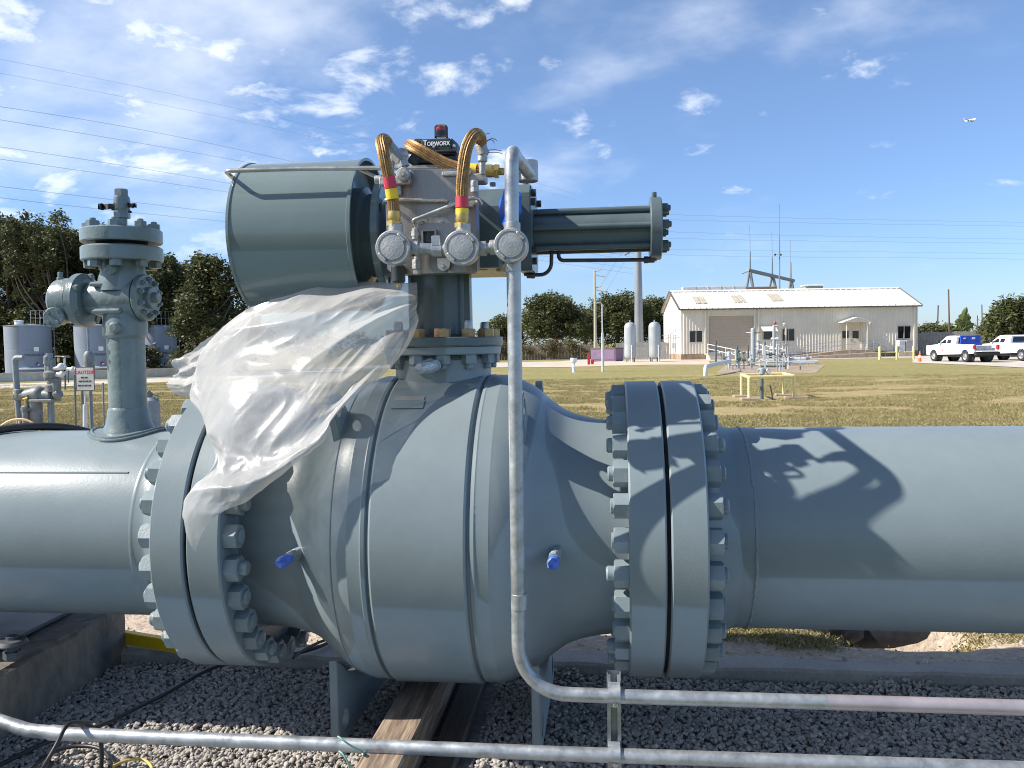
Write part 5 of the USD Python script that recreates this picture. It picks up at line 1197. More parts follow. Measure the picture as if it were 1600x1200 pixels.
# ---------------------------------------------------------------- gas metering skid before the building
def atg(u, v, vb):
    """point at pixel (u, v) on the vertical through the ground under pixel row vb"""
    return at(u, v, on_ground(u, vb)[1])
def stand(name, label, ct, u, vb, parts):
    p = on_ground(u, vb); t = thing(name, label, ct, p); return t, p
mat('meter_grey', (0.30, 0.335, 0.36), rough=0.5, var=0.12, scale=6)
sk, ps = stand('pipe_skid', 'white elbowed gas pipe coming out of the lawn at the left of the metering skid', 'pipe', 1102, 589, 0)
obj('pipe', tube(fillet([ps - BZ * .3, atg(1102, 573, 589), atg(1118, 569, 586), atg(1140, 564, 582)], 0.3), 0.115, 14), 'pale_metal', sk)
def column(label, u, vb, vt, w, m='meter_grey', name='filter_column', ct='column', cap=True, extra=()):
    p = on_ground(u, vb); t = thing(name, label, ct, p); z = atg(u, vt, vb)[2]; r = w / 2 / FOCAL * np.dot(p - EYE, FW)
    obj('shell', lathe([(r * .6, p[2] - .1), (r * .6, p[2] + .25), (r, p[2] + .4), (r, z - r * .5), (r * .75, z - r * .15), (0, z)] if cap else [(r, p[2] - .1), (r, z), (0, z)], 20, [p[0], p[1], 0]), m, t)
    for (u0, v0, u1, v1, rr, mm) in extra: obj('pipe', cyl(atg(u0, v0, vb), atg(u1, v1, vb), rr, 8), mm, t)
    return t
column('grey filter column with domed head in the metering skid', 1177, 570, 512, 7.5, extra=((1173, 520, 1166, 520, .05, 'grey_metal'), (1181, 520, 1188, 519, .06, 'trim_dark'), (1179, 512, 1179, 508, .03, 'grey_metal')))
column('tallest grey column of the metering skid with a red valve head', 1209.5, 572, 508, 5.0, extra=((1207, 510, 1215, 509, .06, 'meter_grey'), (1205, 530, 1217, 529, .12, 'meter_grey'), (1203, 545, 1219, 545, .10, 'pale_metal')))
ms_ = thing('red_relief_valve', 'red valve head on top of the tallest skid column', 'valve head', atg(1211, 504, 572))
obj('actuator', lathe([(0, 0), (0.10, 0.02), (0.12, 0.12), (0.07, 0.22), (0, 0.24)], 12, atg(1211, 507, 572)), 'fire_red', ms_); obj('spindle', cyl(atg(1214, 503, 572), atg(1215, 497, 572), .02, 6), 'grey_metal', ms_)
column('short white fitting with a stacked head at the left of the skid', 1139, 577, 549, 6.5, 'pale_metal', name='relief_valve', ct='valve')
for k, (u, vb, vt, w) in enumerate(((1118.5, 572, 533, 3.4), (1152, 573, 541, 4.0), (1169, 568, 540, 2.6))):
    column(['dark slim post beside the white elbowed pipe', 'dark grey post behind the white fittings', 'slim dark post left of the filter column'][k], u, vb, vt, w, 'dark_paint', name='pipe_post', ct='post', cap=False)
rng = np.random.default_rng(21)
mf = thing('meter_manifold', 'tangle of small grey pipes, valves and meters on the metering skid', 'pipework', on_ground(1210, 578))
for k in range(46):
    u = rng.uniform(1128, 1262) if k % 3 else rng.uniform(1185, 1240); vb = rng.uniform(568, 582); p = on_ground(u, vb); h = rng.uniform(0.35, 1.5) * (1.35 if 1185 < u < 1235 else 0.8); r = rng.choice([.03, .04, .055]); m_ = rng.choice(['grey_metal', 'pale_metal', 'meter_grey', 'dark_paint'])
    obj('riser', cyl(p - BZ * .1, p + BZ * h, r, 8), m_, mf)
    if k % 2 == 0: obj('valve', cyl(p + BZ * h * .6 - RT * .16, p + BZ * h * .6 + RT * .16, r * 2.2, 10, .01), m_, mf); obj('valve_handle', [cyl(p + BZ * (h + .02) - RT * .1, p + BZ * (h + .02) + RT * .1, r * 1.2, 8)], m_, mf)
    if k % 3 == 0:
        L = rng.uniform(.5, 1.8) * rng.choice([-1, 1]); obj('crosspipe', cyl(p + BZ * h * .5, p + BZ * h * .5 + RT * L * [1, 1, 0], r, 8), m_, mf)
hp = atg(1226, 566, 576)
obj('header', cyl(hp - RT * [1.2, 1.2, 0], hp + RT * [2.2, 2.2, 0], 0.10, 12), 'pale_metal', mf); obj('header', cyl(atg(1135, 570, 577), atg(1200, 570, 577), 0.07, 10), 'grey_metal', mf)
wt = thing('gas_cylinders', 'pale horizontal vessel lying at the right of the metering skid', 'vessel', on_ground(1245, 570))
obj('vessel', lathe([(0, 0), (.16, .03), (.2, .15), (.2, 1.5), (.16, 1.62), (0, 1.65)], 18, atg(1234, 561, 570), RT * [1, 1, 0]), 'white_metal', wt)
obj('cradle', [box(atg(1240, 561, 570) + [-.06, -.15, -.45], atg(1240, 561, 570) + [.06, .15, -.12])], 'grey_metal', wt)
q = [on_ground(u, v) for u, v in ((1120, 584), (1275, 584), (1290, 571), (1135, 571))]
tagp = struct('skid_slab', hull([p + BZ * e for p in q for e in (-.2, .06)]), 'plinth')

# ---------------------------------------------------------------- yellow guard frame round a small valve on the lawn
gp = [on_ground(u, v) for u, v in ((1158.5, 622.5), (1170.5, 628), (1224.5, 620.5), (1240.5, 626))]
gd = thing('guard_frame', 'pale yellow pipe guard frame on concrete pads, round a small valve on the lawn', 'guard rail', gp[1])
zt = float(at(1170, 589.5, gp[1][1])[2])
loop = [[*p[:2], zt] for p in gp]
for p in gp: obj('post', cyl(p - BZ * .1, [p[0], p[1], zt], 0.042, 12), 'safety_yellow', gd)
for a, b in ((0, 1), (1, 3), (3, 2), (2, 0)): obj('rail', cyl(loop[a], loop[b], 0.045, 12), 'safety_yellow', gd)
for k, p in enumerate(gp): obj('pad', rbox(p + [-.24, -.22, -.1], p + [.24, .22, 0.10 + .02 * (k % 2)], .02), 'plinth', gd)
p = on_ground(1190.5, 626); vz = lambda v: at(1190, v, p[1])[2]
gv = thing('gas_valve', 'slim grey gas valve with side fittings inside the yellow guard frame', 'valve', p)
obj('stem', cyl(p - BZ * .1, [p[0], p[1], vz(576)], 0.05, 10), 'dark_paint', gv); obj('body', [cyl([p[0], p[1], vz(585)], [p[0], p[1], vz(575)], 0.085, 12, .01), cyl(at(1184, 578, p[1]), at(1201, 580, p[1]), 0.05, 10, .01)], 'meter_grey', gv)
obj('handle', [cyl(at(1187, 572, p[1]), at(1187, 562, p[1]), .02, 8), cyl(at(1183, 566, p[1]), at(1198, 563, p[1]), .02, 8)], 'pale_metal', gv); obj('side_valve', cyl(at(1197, 578, p[1]), at(1203, 583, p[1]), .07, 10, .01), 'pale_metal', gv)
p = on_ground(1208, 627); single('bent_rod', tube(fillet([p - BZ * .1, at(1206, 614, p[1]), at(1203, 601, p[1])], .1), .018, 8), 'trim_dark', 'bent dark rod sticking up inside the yellow guard frame', 'rod')

# ---------------------------------------------------------------- traffic cone
mat('cone_orange', (0.72, 0.14, 0.03), rough=0.55); p = on_ground(1437, 566.5)
cn = thing('traffic_cone', 'orange traffic cone left of the white pickup trucks', 'traffic cone', p)
obj('cone', lathe([(0.17, 0.0505), (0.14, 0.08), (0.035, 0.88), (0, 0.88)], 18, p), 'cone_orange', cn); obj('base', rbox(p + [-.2, -.2, 0], p + [.2, .2, .05], .01), 'cone_orange', cn); obj('band', lathe([(0.110, 0.36), (0.083, 0.56)], 18, p), 'white_metal', cn)

# ---------------------------------------------------------------- fences
mat('fence_grey', (0.27, 0.27, 0.26), rough=0.8, var=0.15, scale=2); mat('fence_wood', (0.23, 0.19, 0.155), rough=0.9, var=0.25, scale=1.5)
def slat_fence(label, u0, v0, u1, v1, h, sp, m, name='slat_fence', Y=None):
    a, b = (on_ground(u0, v0), on_ground(u1, v1)) if Y is None else (at(u0, v0, Y) * [1, 1, 0] + [0, 0, -.36], at(u1, v1, Y) * [1, 1, 0] + [0, 0, -.36])
    t = thing(name, label, 'fence', a); L = np.linalg.norm(b - a); d = (b - a) / L; nrm = np.array([-d[1], d[0], 0]); r = np.random.default_rng(int(u0))
    n = min(280, int(L / sp)); sp = L / n
    for k in range(n):
        o = a + d * sp * (k + .5); hh = h * r.uniform(.97, 1.02)
        m_ = box((-sp * .46, -.012, -.2), (sp * .46, .012, hh)); m_.vertices = o + m_.vertices @ np.stack([d, nrm, BZ]); obj('slat', m_, m, t)
    for f in (.25, .8): obj('rail', cyl(a + BZ * h * f + nrm * .05, b + BZ * h * f + nrm * .05, .04, 6), m, t)
    return t
fy = 92
slat_fence('grey slatted fence right of the building behind the trucks', 1434, 556, 1620, 552, 2.5, .30, 'fence_grey', Y=fy)
slat_fence('grey panel fence behind the two vertical tanks', 962, 557, 1046, 557, 1.9, .30, 'fence_grey', Y=90)
slat_fence('weathered wooden fence overgrown with vines before the big trees', 760, 560, 926, 560, 1.75, .35, 'fence_wood', Y=98)

# paths
def strip_ground(name, pts, m, dz): 
    P = np.array([[on_ground(*a), on_ground(*b)] for a, b in pts]); P[..., 2] += dz
    return struct(name, sheet(P), m)
mat('sand_path', (0.50, 0.40, 0.30), rough=0.95, var=0.15, scale=.8, fine=.15, fscale=5)
strip_ground('road', [((560, 577), (560, 572)), ((800, 574.5), (800, 567)), ((870, 573.5), (870, 565.5)), ((925, 571), (925, 562))], 'pale_concrete', .056)
strip_ground('yard', [((795, 575), (860, 570)), ((880, 574.8), (925, 567)), ((960, 572.5), (965, 562)), ((1030, 571), (1030, 560)), ((1110, 571), (1105, 558))], 'sand_path', .064)
strip_ground('road', [((1426, 568), (1426, 555)), ((1520, 572), (1520, 556)), ((1640, 578), (1640, 556))], 'pale_concrete', .070)
strip_ground('road', [((-200, 615), (-200, 607)), ((0, 609.5), (0, 601.5)), ((150, 603), (150, 596.5)), ((400, 592), (400, 586)), ((560, 577), (560, 572))], 'pale_concrete', .056)
# ================================================================ pickup trucks
mat('car_white', (0.80, 0.80, 0.80), rough=0.25, var=0.02, coat=0.6); mat('tyre', (0.02, 0.02, 0.021), rough=0.8); mat('rim', (0.55, 0.56, 0.57), rough=0.3, metal=0.8); mat('bumper_dark', (0.03, 0.03, 0.032), rough=0.5); mat('tail_red', (0.5, 0.02, 0.02), rough=0.25); mat('bed_liner', (0.05, 0.05, 0.052), rough=0.7)
mat('tool_blue', (0.012, 0.06, 0.42), rough=0.45, var=0.06)


def truck(label, loc, rotz, tail_open=True):
    """length along +x (nose towards +x), wheels on z = 0; built in its own frame"""
    t = thing('pickup_truck', label, 'pickup truck', loc, rotz=rotz, local=True, group=None)
    L0, L1, W = -3.0, 2.95, 0.96
    def side(poly, y0, y1): return placed(trimesh.creation.extrude_polygon(sg.Polygon(poly), y1 - y0), (0, y1, 0), (0, -1, 0), xdir=(1, 0, 0))
    def arch(cx): return sg.Point(cx, 0.42).buffer(0.50)
    low = sg.Polygon([(L0 + .12, 0.62), (L1 - .25, 0.50), (L1 - .02, 0.62), (L1, 1.02), (L1 - .10, 1.22), (1.35, 1.30), (-0.78, 1.30), (-0.78, 1.28), (L0, 1.28), (L0, 0.75)]).difference(arch(-1.95)).difference(arch(1.95))
    sh_ = low.intersection(sg.box(-0.82, 0, 4, 3))
    def ext(p, y0, y1):
        return cat([placed(trimesh.creation.extrude_polygon(g, y1 - y0), (0, y1, 0), (0, -1, 0), xdir=(1, 0, 0)) for g in getattr(p, 'geoms', [p])])
    obj('body', [ext(low.intersection(sg.box(-0.80, 0, 4, 3)), -W, W)], 'car_white', t)
    bedp = low.intersection(sg.box(-4, 0, -0.802, 3))
    for s in (-1, 1): obj('bed_side', ext(bedp, s * W - (.10 if s > 0 else 0), s * W + (0 if s > 0 else .10)), 'car_white', t)
    obj('bed_floor', rbox((L0 + .02, -W + .101, .70), (-.803, W - .101, .76), .01), 'bed_liner', t)
    cab = [(1.42, 1.305), (0.62, 1.86), (0.30, 1.93), (-0.55, 1.93), (-0.72, 1.86), (-0.80, 1.305)]
    lo = np.array([(x, s * (W - .02), z) for x, z in cab[:1] + cab[-1:] for s in (-1, 1)]); hi = np.array([(x, s * (W - .20), z) for x, z in cab[1:-1] for s in (-1, 1)])
    obj('cab', hull(np.vstack([lo, hi])), 'car_white', t)
    for s in (-1, 1):
        def pt(x, z): f = (z - 1.305) / .6; return (x, s * (W - .02 - .18 * f + .004), z)
        for q in ([(1.08, 1.36), (0.60, 1.74), (0.42, 1.76), (0.42, 1.36)], [(0.30, 1.36), (0.30, 1.77), (-0.18, 1.77), (-0.18, 1.36)]):
            P = np.array([pt(*a) for a in q]); obj('side_window', hull(np.vstack([P, P - [0, s * .02, 0]])), 'dark_glass', t)
        obj('mirror', rbox((0.95, s * (W + .05), 1.38), (1.12, s * (W + .26), 1.66), .03), 'bumper_dark', t)
        for x in (0.52, -0.36): obj('door_handle', rbox((x - .09, s * (W + .001), 1.10), (x + .09, s * (W + .025), 1.14), .008), 'bumper_dark', t)
        obj('tail_light', rbox((L0 - .015, s * (W - .17), .92), (L0 + .16, s * (W + .008), 1.24), .015), 'tail_red', t)
        for cx in (-1.95, 1.95):
            c = np.array([cx, s * (W - .13), .42])
            w = obj('wheel', lathe([(.25, -.13), (.40, -.125), (.42, -.10), (.42, .10), (.40, .125), (.25, .13)], 28, c, (0, 1, 0)), 'tyre', t)
            obj('rim', lathe([(.25, .125), (.24, .06), (.10, .09), (.07, .12), (0, .12)], 20, c, (0, s, 0)), 'rim', w)
            obj('wheel_well', lathe([(.49, -.20), (.49, 0.0), (0, 0.0)], 20, c + [0, -s * .14, 0], (0, s, 0)), 'bumper_dark', t)
    obj('rear_window', hull([(-0.805, y, 1.40) for y in (-.72, .72)] + [(-0.745, y, 1.80) for y in (-.62, .62)] + [(-0.77, y, 1.40) for y in (-.72, .72)]), 'dark_glass', t)
    obj('windscreen', hull([(1.28, y, 1.42) for y in (-.82, .82)] + [(0.72, y, 1.81) for y in (-.70, .70)] + [(1.24, y, 1.40) for y in (-.82, .82)]), 'dark_glass', t)
    obj('rear_bumper', rbox((L0 - .16, -W + .04, .50), (L0 + .10, W - .04, .72), .03), 'bumper_dark', t)
    obj('front_bumper', rbox((L1 - .12, -W + .03, .46), (L1 + .08, W - .03, .74), .04), 'rim', t)
    obj('underbody', rbox((L0 + .3, -.6, .36), (L1 - .4, .6, .62), .05), 'bumper_dark', t)
    if tail_open: obj('tailgate', rbox((L0 - .62, -W + .12, .76), (L0 - .005, W - .12, .83), .015), 'car_white', t)
    else: obj('tailgate', rbox((L0 - .01, -W + .12, .76), (L0 + .05, W - .12, 1.27), .015), 'car_white', t)
    return t, L0
base = on_ground(1510, 567.5)
A_ = math.radians(101)
c_, s_ = math.cos(A_), math.sin(A_)
r1 = base - np.array([c_ * -1.95 - s_ * 0.83, s_ * -1.95 + c_ * 0.83, 0]); r1[2] += .07
t1, L0 = truck('white pickup truck with open tailgate and blue tool box in its bed', r1, A_)
obj('door_emblem', [prism(sg.Point(0, 0).buffer(.12).difference(sg.Point(0, .0).buffer(.06)), .004, (.75, .963, .95), (0, 1, 0), (-1, 0, 0)), prism(sg.box(-.2, -.04, .2, .0), .004, (.78, .963, .82), (0, 1, 0), (-1, 0, 0))], 'tail_red', t1)
tb = thing('tool_box', 'bright blue tool chest with raised lid in the truck bed', 'tool box', r1, rotz=A_, local=True)
obj('chest', rbox((-1.25, -.82, .77), (-.85, .82, 1.36), .02), 'tool_blue', tb)
obj('lid', rbox((-1.18, -.78, 1.361), (-1.06, .78, 1.93), .02), 'tool_blue', tb); obj('latch', [rbox((-1.195, y - .12, 1.66), (-1.181, y + .12, 1.80), .004) for y in (-.2,)], 'white_metal', tb); obj('latch', [rbox((-1.195, .40, 1.68), (-1.181, .56, 1.77), .004)], 'white_metal', tb)
cr = thing('crate', 'pale grey crate behind the blue tool box in the truck bed', 'crate', r1, rotz=A_, local=True)
obj('crate', [rbox((-2.7, -.6, .77), (-1.9, .6, 1.16), .03)], 'pale_metal', cr); obj('crate_lid', [rbox((-2.72, -.62, 1.161), (-1.88, .62, 1.22), .015)], 'white_metal', cr)
r2 = base + np.array([4.7, 3.6, 0.07]); r2 = np.array([*(on_ground(1595, 565.5) - np.array([c_ * -1.95 - s_ * 0.83, s_ * -1.95 + c_ * 0.83, 0]))[:2], r1[2]])
truck('white pickup truck cut by the right edge of the photo, parked beside the other', r2, A_ + .05, False)

# ================================================================ storage tanks at the left
mat('tank_white', (0.21, 0.25, 0.31), rough=0.55, col2=(0.165, 0.195, 0.25), scale=1.2, stretch=(1, 1, .4)); mat('sign_white', (0.58, 0.58, 0.56), rough=0.5)
mat('letter_dark', (0.06, 0.055, 0.07), rough=0.6); mat('stain_rust', (0.2, 0.1, 0.05), rough=.8)
tk = [(46.5, 592, 66, 'CONDENSATE', 'white storage tank at the far left, behind the gas regulators'), (152, 590, 62, 'CONDENSATE', 'white storage tank half hidden behind the plug valve riser'), (251, 586, 52, 'WASTE WATER', 'white storage tank nearest the plastic sheeting')]
for i, (u, vb, w_, txt, lab) in enumerate(tk):
    p = on_ground(u, vb); p[2] += .30; zc_ = np.dot(p - EYE, FW); r = w_ / 2 / FOCAL * zc_ * .985; h = float(at(u, 509, p[1])[2]) - p[2]
    t = thing('storage_tank', lab, 'storage tank', p); zt = p[2] + h; O = [p[0], p[1], 0]
    obj('shell', lathe([(r + .03, p[2]), (r + .03, p[2] + .06), (r, p[2] + .065), (r, p[2] + h * .5), (r + .008, p[2] + h * .5 + .01), (r, p[2] + h * .5 + .02), (r, zt - .04), (r + .03, zt - .035), (r + .03, zt), (0, zt + r * .10)], 64, O), 'tank_white', t)
    dv_ = np.array([p[0] - EYE[0], p[1] - EYE[1], 0]); dv_ /= np.linalg.norm(dv_); rt = np.array([dv_[1], -dv_[0], 0])
    obj('hatch', lathe([(0.28, zt + r * .05), (0.28, zt + r * .10 + .15), (.32, zt + r * .10 + .16), (.32, zt + r * .10 + .2), (0, zt + r * .10 + .24)], 20, np.array(O) - dv_ * r * .3 - rt * .5), 'white_metal', t)
    def front(du, z, off=.012):
        a = du / r; return np.array([p[0], p[1], 0]) - dv_ * (r + off) * math.cos(a) + rt * (r + off) * math.sin(a) + [0, 0, z]
    m = meshkit.text_mesh(txt, .155, .004, True); b = m.bounds; m.apply_translation((-(b[0, 0] + b[1, 0]) / 2, 0, 0)); off = .28 if i != 1 else .1
    m.vertices = np.array([front(x + off, p[2] + h * .38 + y, .004 + z) for x, y, z in m.vertices]); obj('lettering', m, 'letter_dark', t)
    dm = sg.Polygon([(0, .2), (.2, 0), (0, -.2), (-.2, 0)]); dz = p[2] + h * .22; du = off + .25
    for poly, mm, nm in ((sg.Polygon([(0, 0), (.16, 0), (0, .16), (-.16, 0)]), 'fire_red', 0), (sg.Polygon([(0, 0), (-.16, 0), (0, -.16)]), 'tool_blue', 1), (sg.Polygon([(0, 0), (0, -.16), (.16, 0)]), 'white_metal', 2)):
        q = affinity.rotate(poly, -90 if False else 0, origin=(0, 0)); c = front(du, dz, .012)
        obj('hazard_diamond', prism(q, .004, c, -(c - np.array([p[0], p[1], c[2]])) * -1, rt), mm, t)
    c = front(off + .2, p[2] + h * .52, .014); obj('notice', prism(sg.box(-.16, -.15, .16, .15), .006, c, c - np.array([p[0], p[1], c[2]]), rt), 'white_metal', t)
    # railing cage and ladder on the roof edge
    for k in range(5):
        a = (.15 + k * .22) if i != 2 else (-.1 + k * .25); q = np.array(O) + rt * r * math.sin(a) * .95 - dv_ * r * math.cos(a) * .6
        obj('rail_post', cyl(q + BZ * (zt), q + BZ * (zt + 1.05), .022, 6), 'grey_metal', t)
    qa = np.array(O) + rt * r * math.sin(.15 if i != 2 else -.1) * .95 - dv_ * r * .55; qb = np.array(O) + rt * r * math.sin(1.03 if i != 2 else .9) * .95 - dv_ * r * .45
    for f in (.5, 1.0): obj('handrail', cyl(qa + BZ * (zt + f * 1.05), qb + BZ * (zt + f * 1.05), .022, 6), 'grey_metal', t)
    ql = np.array(O) + rt * (r + .15)
    for d_ in (-.2, .2): obj('ladder_rail', cyl(ql - dv_ * d_ + BZ * p[2], ql - dv_ * d_ + BZ * (zt + 1.0), .022, 6), 'grey_metal', t)
    obj('outlet_pipe', tube(fillet([front(-r * .55, p[2] + .45, -.02), front(-r * .55, p[2] + .45, .35), front(-r * .55, p[2] + .45, .35) + rt * r * 1.35, front(-r * .55, p[2] + .45, .35) + rt * r * 1.35 - BZ * .6], .12), .07, 10), 'white_metal', t)
q = [on_ground(-40, 600), on_ground(300, 588)]; dd_ = (q[1] - q[0]) / np.linalg.norm(q[1] - q[0]); nn = np.array([-dd_[1], dd_[0], 0])
m = box((-20, 0, -.2), (np.linalg.norm(q[1] - q[0]) + 2, .25, .62)); m.vertices = q[0] + m.vertices @ np.stack([dd_, nn, BZ])
single('containment_wall', m, 'pale_concrete', 'low pale concrete wall round the storage tanks', 'wall')

# ================================================================ regulators, posts and sign left of the riser
RY = 12.0
mat('old_grey', (0.15, 0.165, 0.17), rough=0.5, var=0.25, scale=12, bump=0.004, bscale=25); mat('grey_post', (0.16, 0.19, 0.215), rough=0.5, var=0.15, scale=10)
k_ = RY / FOCAL * 1.06
A2 = lambda u, v, y=RY: at(u, v, y)
def gpost(label, pts, r, m='grey_post', name='pipe_post', y=RY):
    P = [A2(u, v, y) for u, v in pts]; P[-1][2] = -0.1 + float(ground_z(y)); t = thing(name, label, 'post', P[-1]); obj('pipe', tube(fillet(P, .05), r, 12), m, t); return t
gpost('grey pipe post with a bent-over top, leftmost of the posts', ((37, 559), (23, 559), (33, 690)), .045)
tq = stage.GetPrimAtPath('/World/pipe_post_003')
gpost('plain grey pipe post right of the pipework', ((77, 552), (81, 690)), .048)
gpost('thin dark rod with a small collar right of the regulators', ((116.5, 586), (119, 690)), .014, 'dark_paint', 'thin_rod')
gpost('thin dark pipe beside the caution sign', ((128, 598), (130, 690)), .02, 'dark_paint', 'thin_rod')
gpost('thin grey rod standing alone on the lawn right of the sign', ((161, 598), (163, 690)), .014, 'grey_post', 'thin_rod', 13.0)
sgn = thing('caution_sign', 'white caution sign with red heading on a slim pale post', 'sign', A2(132, 640) * [1, 1, 0])
c = A2(133, 592, RY - .3); wx, hx = .125, .165
n_ = np.array([0.12, -1, 0.0]); n_ /= np.linalg.norm(n_); sx_ = np.array([1, .12, 0]) / np.linalg.norm([1, .12, 0])
obj('sign_panel', prism(sg.box(-wx, -hx, wx, hx).buffer(.012), .006, c, n_, sx_), 'sign_white', sgn)
bd = sg.box(-wx, -hx, wx, hx).buffer(.014).difference(sg.box(-wx, -hx, wx, hx).buffer(.004)); obj('sign_border', prism(bd, .007, c, n_, sx_), 'letter_dark', sgn)
obj('heading', lettering('CAUTION', .048, c + BZ * .10 + n_ * .0031, sx_, n_, .0015), 'tape_red', sgn)
rr_ = np.random.default_rng(4)
for z_, x0_ in ((.02, .06), (-.035, .095), (-.10, .11)):
    xs_ = -x0_
    while xs_ < x0_ - .02:
        w2 = rr_.uniform(.025, .05); obj('text_line', prism(sg.box(0, -.011, min(w2, x0_ - xs_), .011), .002, c + sx_ * xs_ + BZ * z_ + n_ * .0042, n_, sx_), 'letter_dark', sgn); xs_ += w2 + .012
pb_ = A2(132, 700, RY - .28); obj('post', [cyl([pb_[0], pb_[1], -.2], A2(133, 632, RY - .28), .032, 12), cyl(A2(133, 633, RY - .28), A2(133, 600, RY - .28), .014, 10)], 'pale_metal', sgn)
# regulator station
reg = thing('regulator_station', 'dark grey pipeline regulator with valve bodies and pilot tubing on a thick riser', 'regulator', A2(60, 690) * [1, 1, 0])
pr = A2(56, 660); obj('riser', cyl([pr[0], RY, -.2], [pr[0], RY, A2(56, 626)[2]], .105, 24), 'old_grey', reg)
obj('regulator_body', [cyl(A2(24, 618), A2(82, 617), .085, 20, .02), hull(np.vstack([trimesh.creation.icosphere(2, .115).vertices + A2(60, 615), trimesh.creation.icosphere(2, .09).vertices + A2(42, 618)])), cyl(A2(30, 622, RY - .02), A2(30, 608, RY - .02), .07, 16, .01), rbox(A2(44, 629, RY - .12), A2(80, 624, RY - .12) + [0, .24, 0], .01)], 'old_grey', reg)
obj('vertical_valve', [lathe([(.10, 0), (.10, .10), (.075, .12), (.075, .20), (.115, .22), (.115, .30), (.07, .33), (.06, .50), (.045, .52), (0, .52)], 24, A2(82, 612, RY + .02)), cyl(A2(74, 594), A2(74, 570), .045, 14, .006), cyl(A2(74, 570), A2(75, 556), .06, 14, .01)], 'old_grey', reg)
obj('valve_tee', [cyl(A2(86, 617), A2(94, 614), .075, 18, .01), cyl(A2(88, 614), A2(88, 590), .07, 18, .02)], 'old_grey', reg)
obj('pilot_regulator', [cyl(A2(84, 576), A2(103, 574), .035, 14, .006), trimesh.creation.icosphere(2, .06).apply_translation(A2(96, 573)), cyl(A2(82, 586), A2(100, 585), .045, 14, .008), trimesh.creation.icosphere(2, .05).apply_translation(A2(98, 584)), cyl(A2(104, 577), A2(119, 577), .03, 12, .004), trimesh.creation.icosphere(2, .045).apply_translation(A2(114, 577)), cyl(A2(101, 574), A2(101, 558), .014, 10)], 'pale_metal', reg)
obj('hand_wheel', [lathe([(.05, -.012), (.06, 0), (.05, .012), (.04, 0), (.05, -.012)], 20, A2(103, 557.5)), cyl(A2(84, 557), A2(108, 557), .010, 8)], 'old_grey', reg)
obj('brass_fitting', [cyl(A2(91, 566), A2(91, 559), .018, 10), cyl(A2(40, 623, RY - .1), A2(40, 632, RY - .1), .02, 10), cyl(A2(36, 624, RY - .1), A2(44, 622, RY - .1), .018, 10)], 'brass', reg)
obj('pilot_line', [tube(fillet([A2(102, 585), A2(102, 609)], .02), .012, 8), tube(fillet([A2(107, 580), A2(107, 598)], .01), .008, 8), tube(fillet([A2(43, 617, RY - .1), A2(43, 668, RY - .1)], .01), .010, 8)], 'dark_paint', reg)
obj('small_valve', [lathe([(.045, -.5), (.045, .18), (.055, .20), (.055, .26), (.03, .28), (0, .28)], 18, A2(40, 662, RY - .12)), cyl(A2(33, 640, RY - .12), A2(47, 640, RY - .12), .022, 10)], 'old_grey', reg)
# hand wheel seen over the pipe
mat('tan_paint', (0.62, 0.42, 0.24), rough=0.5)
hw = thing('hand_wheel', 'tan spoked valve hand wheel showing over the left pipeline', 'hand wheel', A2(28, 690, 10.5))
cw = A2(27, 694, 10.5); R_ = 41 / FOCAL * 10.9; zd = np.array([.15, -1, .2])
an = np.linspace(0, 2 * math.pi, 49); bx_, by_, bz_ = basis(zd)
obj('rim', tube([cw + bx_ * R_ * math.cos(a) + by_ * R_ * math.sin(a) for a in an], .016, 10, caps=False), 'tan_paint', hw)
for k in range(6):
    a = k * math.pi / 3 + .5; obj('spoke', cyl(cw, cw + (bx_ * math.cos(a) + by_ * math.sin(a)) * (R_ - .005), .012, 8), 'tan_paint', hw)
obj('hub', cyl(cw + zd * .03, cw - zd * .05, .045, 14, .005), 'tan_paint', hw); obj('stem', cyl(cw - zd * .05, cw - zd * .3 + [0, 0, -.05], .03, 10), 'old_grey', hw)
gb = on_ground(100, 662); bk_ = thing('brick_block', 'reddish brick block lying on the lawn behind the left pipeline', 'brick', A2(106, 668, 14)); mat('brick_red', (0.25, .13, .09), rough=.9, var=.2, scale=20); c = A2(106, 671, 14)
obj('block', rbox(c + [-.16, -.1, -.12], c + [.16, .1, .07], .01), 'brick_red', bk_)
# upright bottle on the sign's right, and the low gas bottle behind the riser
bt = thing('drip_pot', 'grey upright bottle-shaped pot on a thin pipe above the sign', 'drip pot', A2(140, 590, 12.6) * [1, 1, 0]); yb2 = 12.6; r = 8.2 / FOCAL * yb2 * 1.03
zt, z0 = A2(139, 548, yb2)[2], A2(139, 597, yb2)[2]; cx = A2(139.5, 570, yb2)[0]
obj('pot', lathe([(0, z0), (r * .6, z0 + .02), (r, z0 + .08), (r, zt - .10), (r * .98, zt - .06), (r * .6, zt - .01), (0, zt)], 24, (cx, yb2, 0)), 'old_grey', bt); obj('vent_pipe', cyl((cx, yb2, zt - .01), (cx, yb2, A2(139, 502, yb2)[2]), .022, 10), 'grey_post', bt); obj('leg', cyl((cx, yb2, -.2), (cx, yb2, z0 + .01), .03, 10), 'grey_post', bt)
gb2 = thing('gas_bottle', 'blue-grey gas bottle with collar standing behind the plug valve riser', 'gas bottle', A2(237, 690, 10.5) * [1, 1, 0]); yb3 = 10.5; r = 13 / FOCAL * yb3 * 1.05; cx = A2(236.5, 640, yb3)[0]; zt = A2(237, 621, yb3)[2]
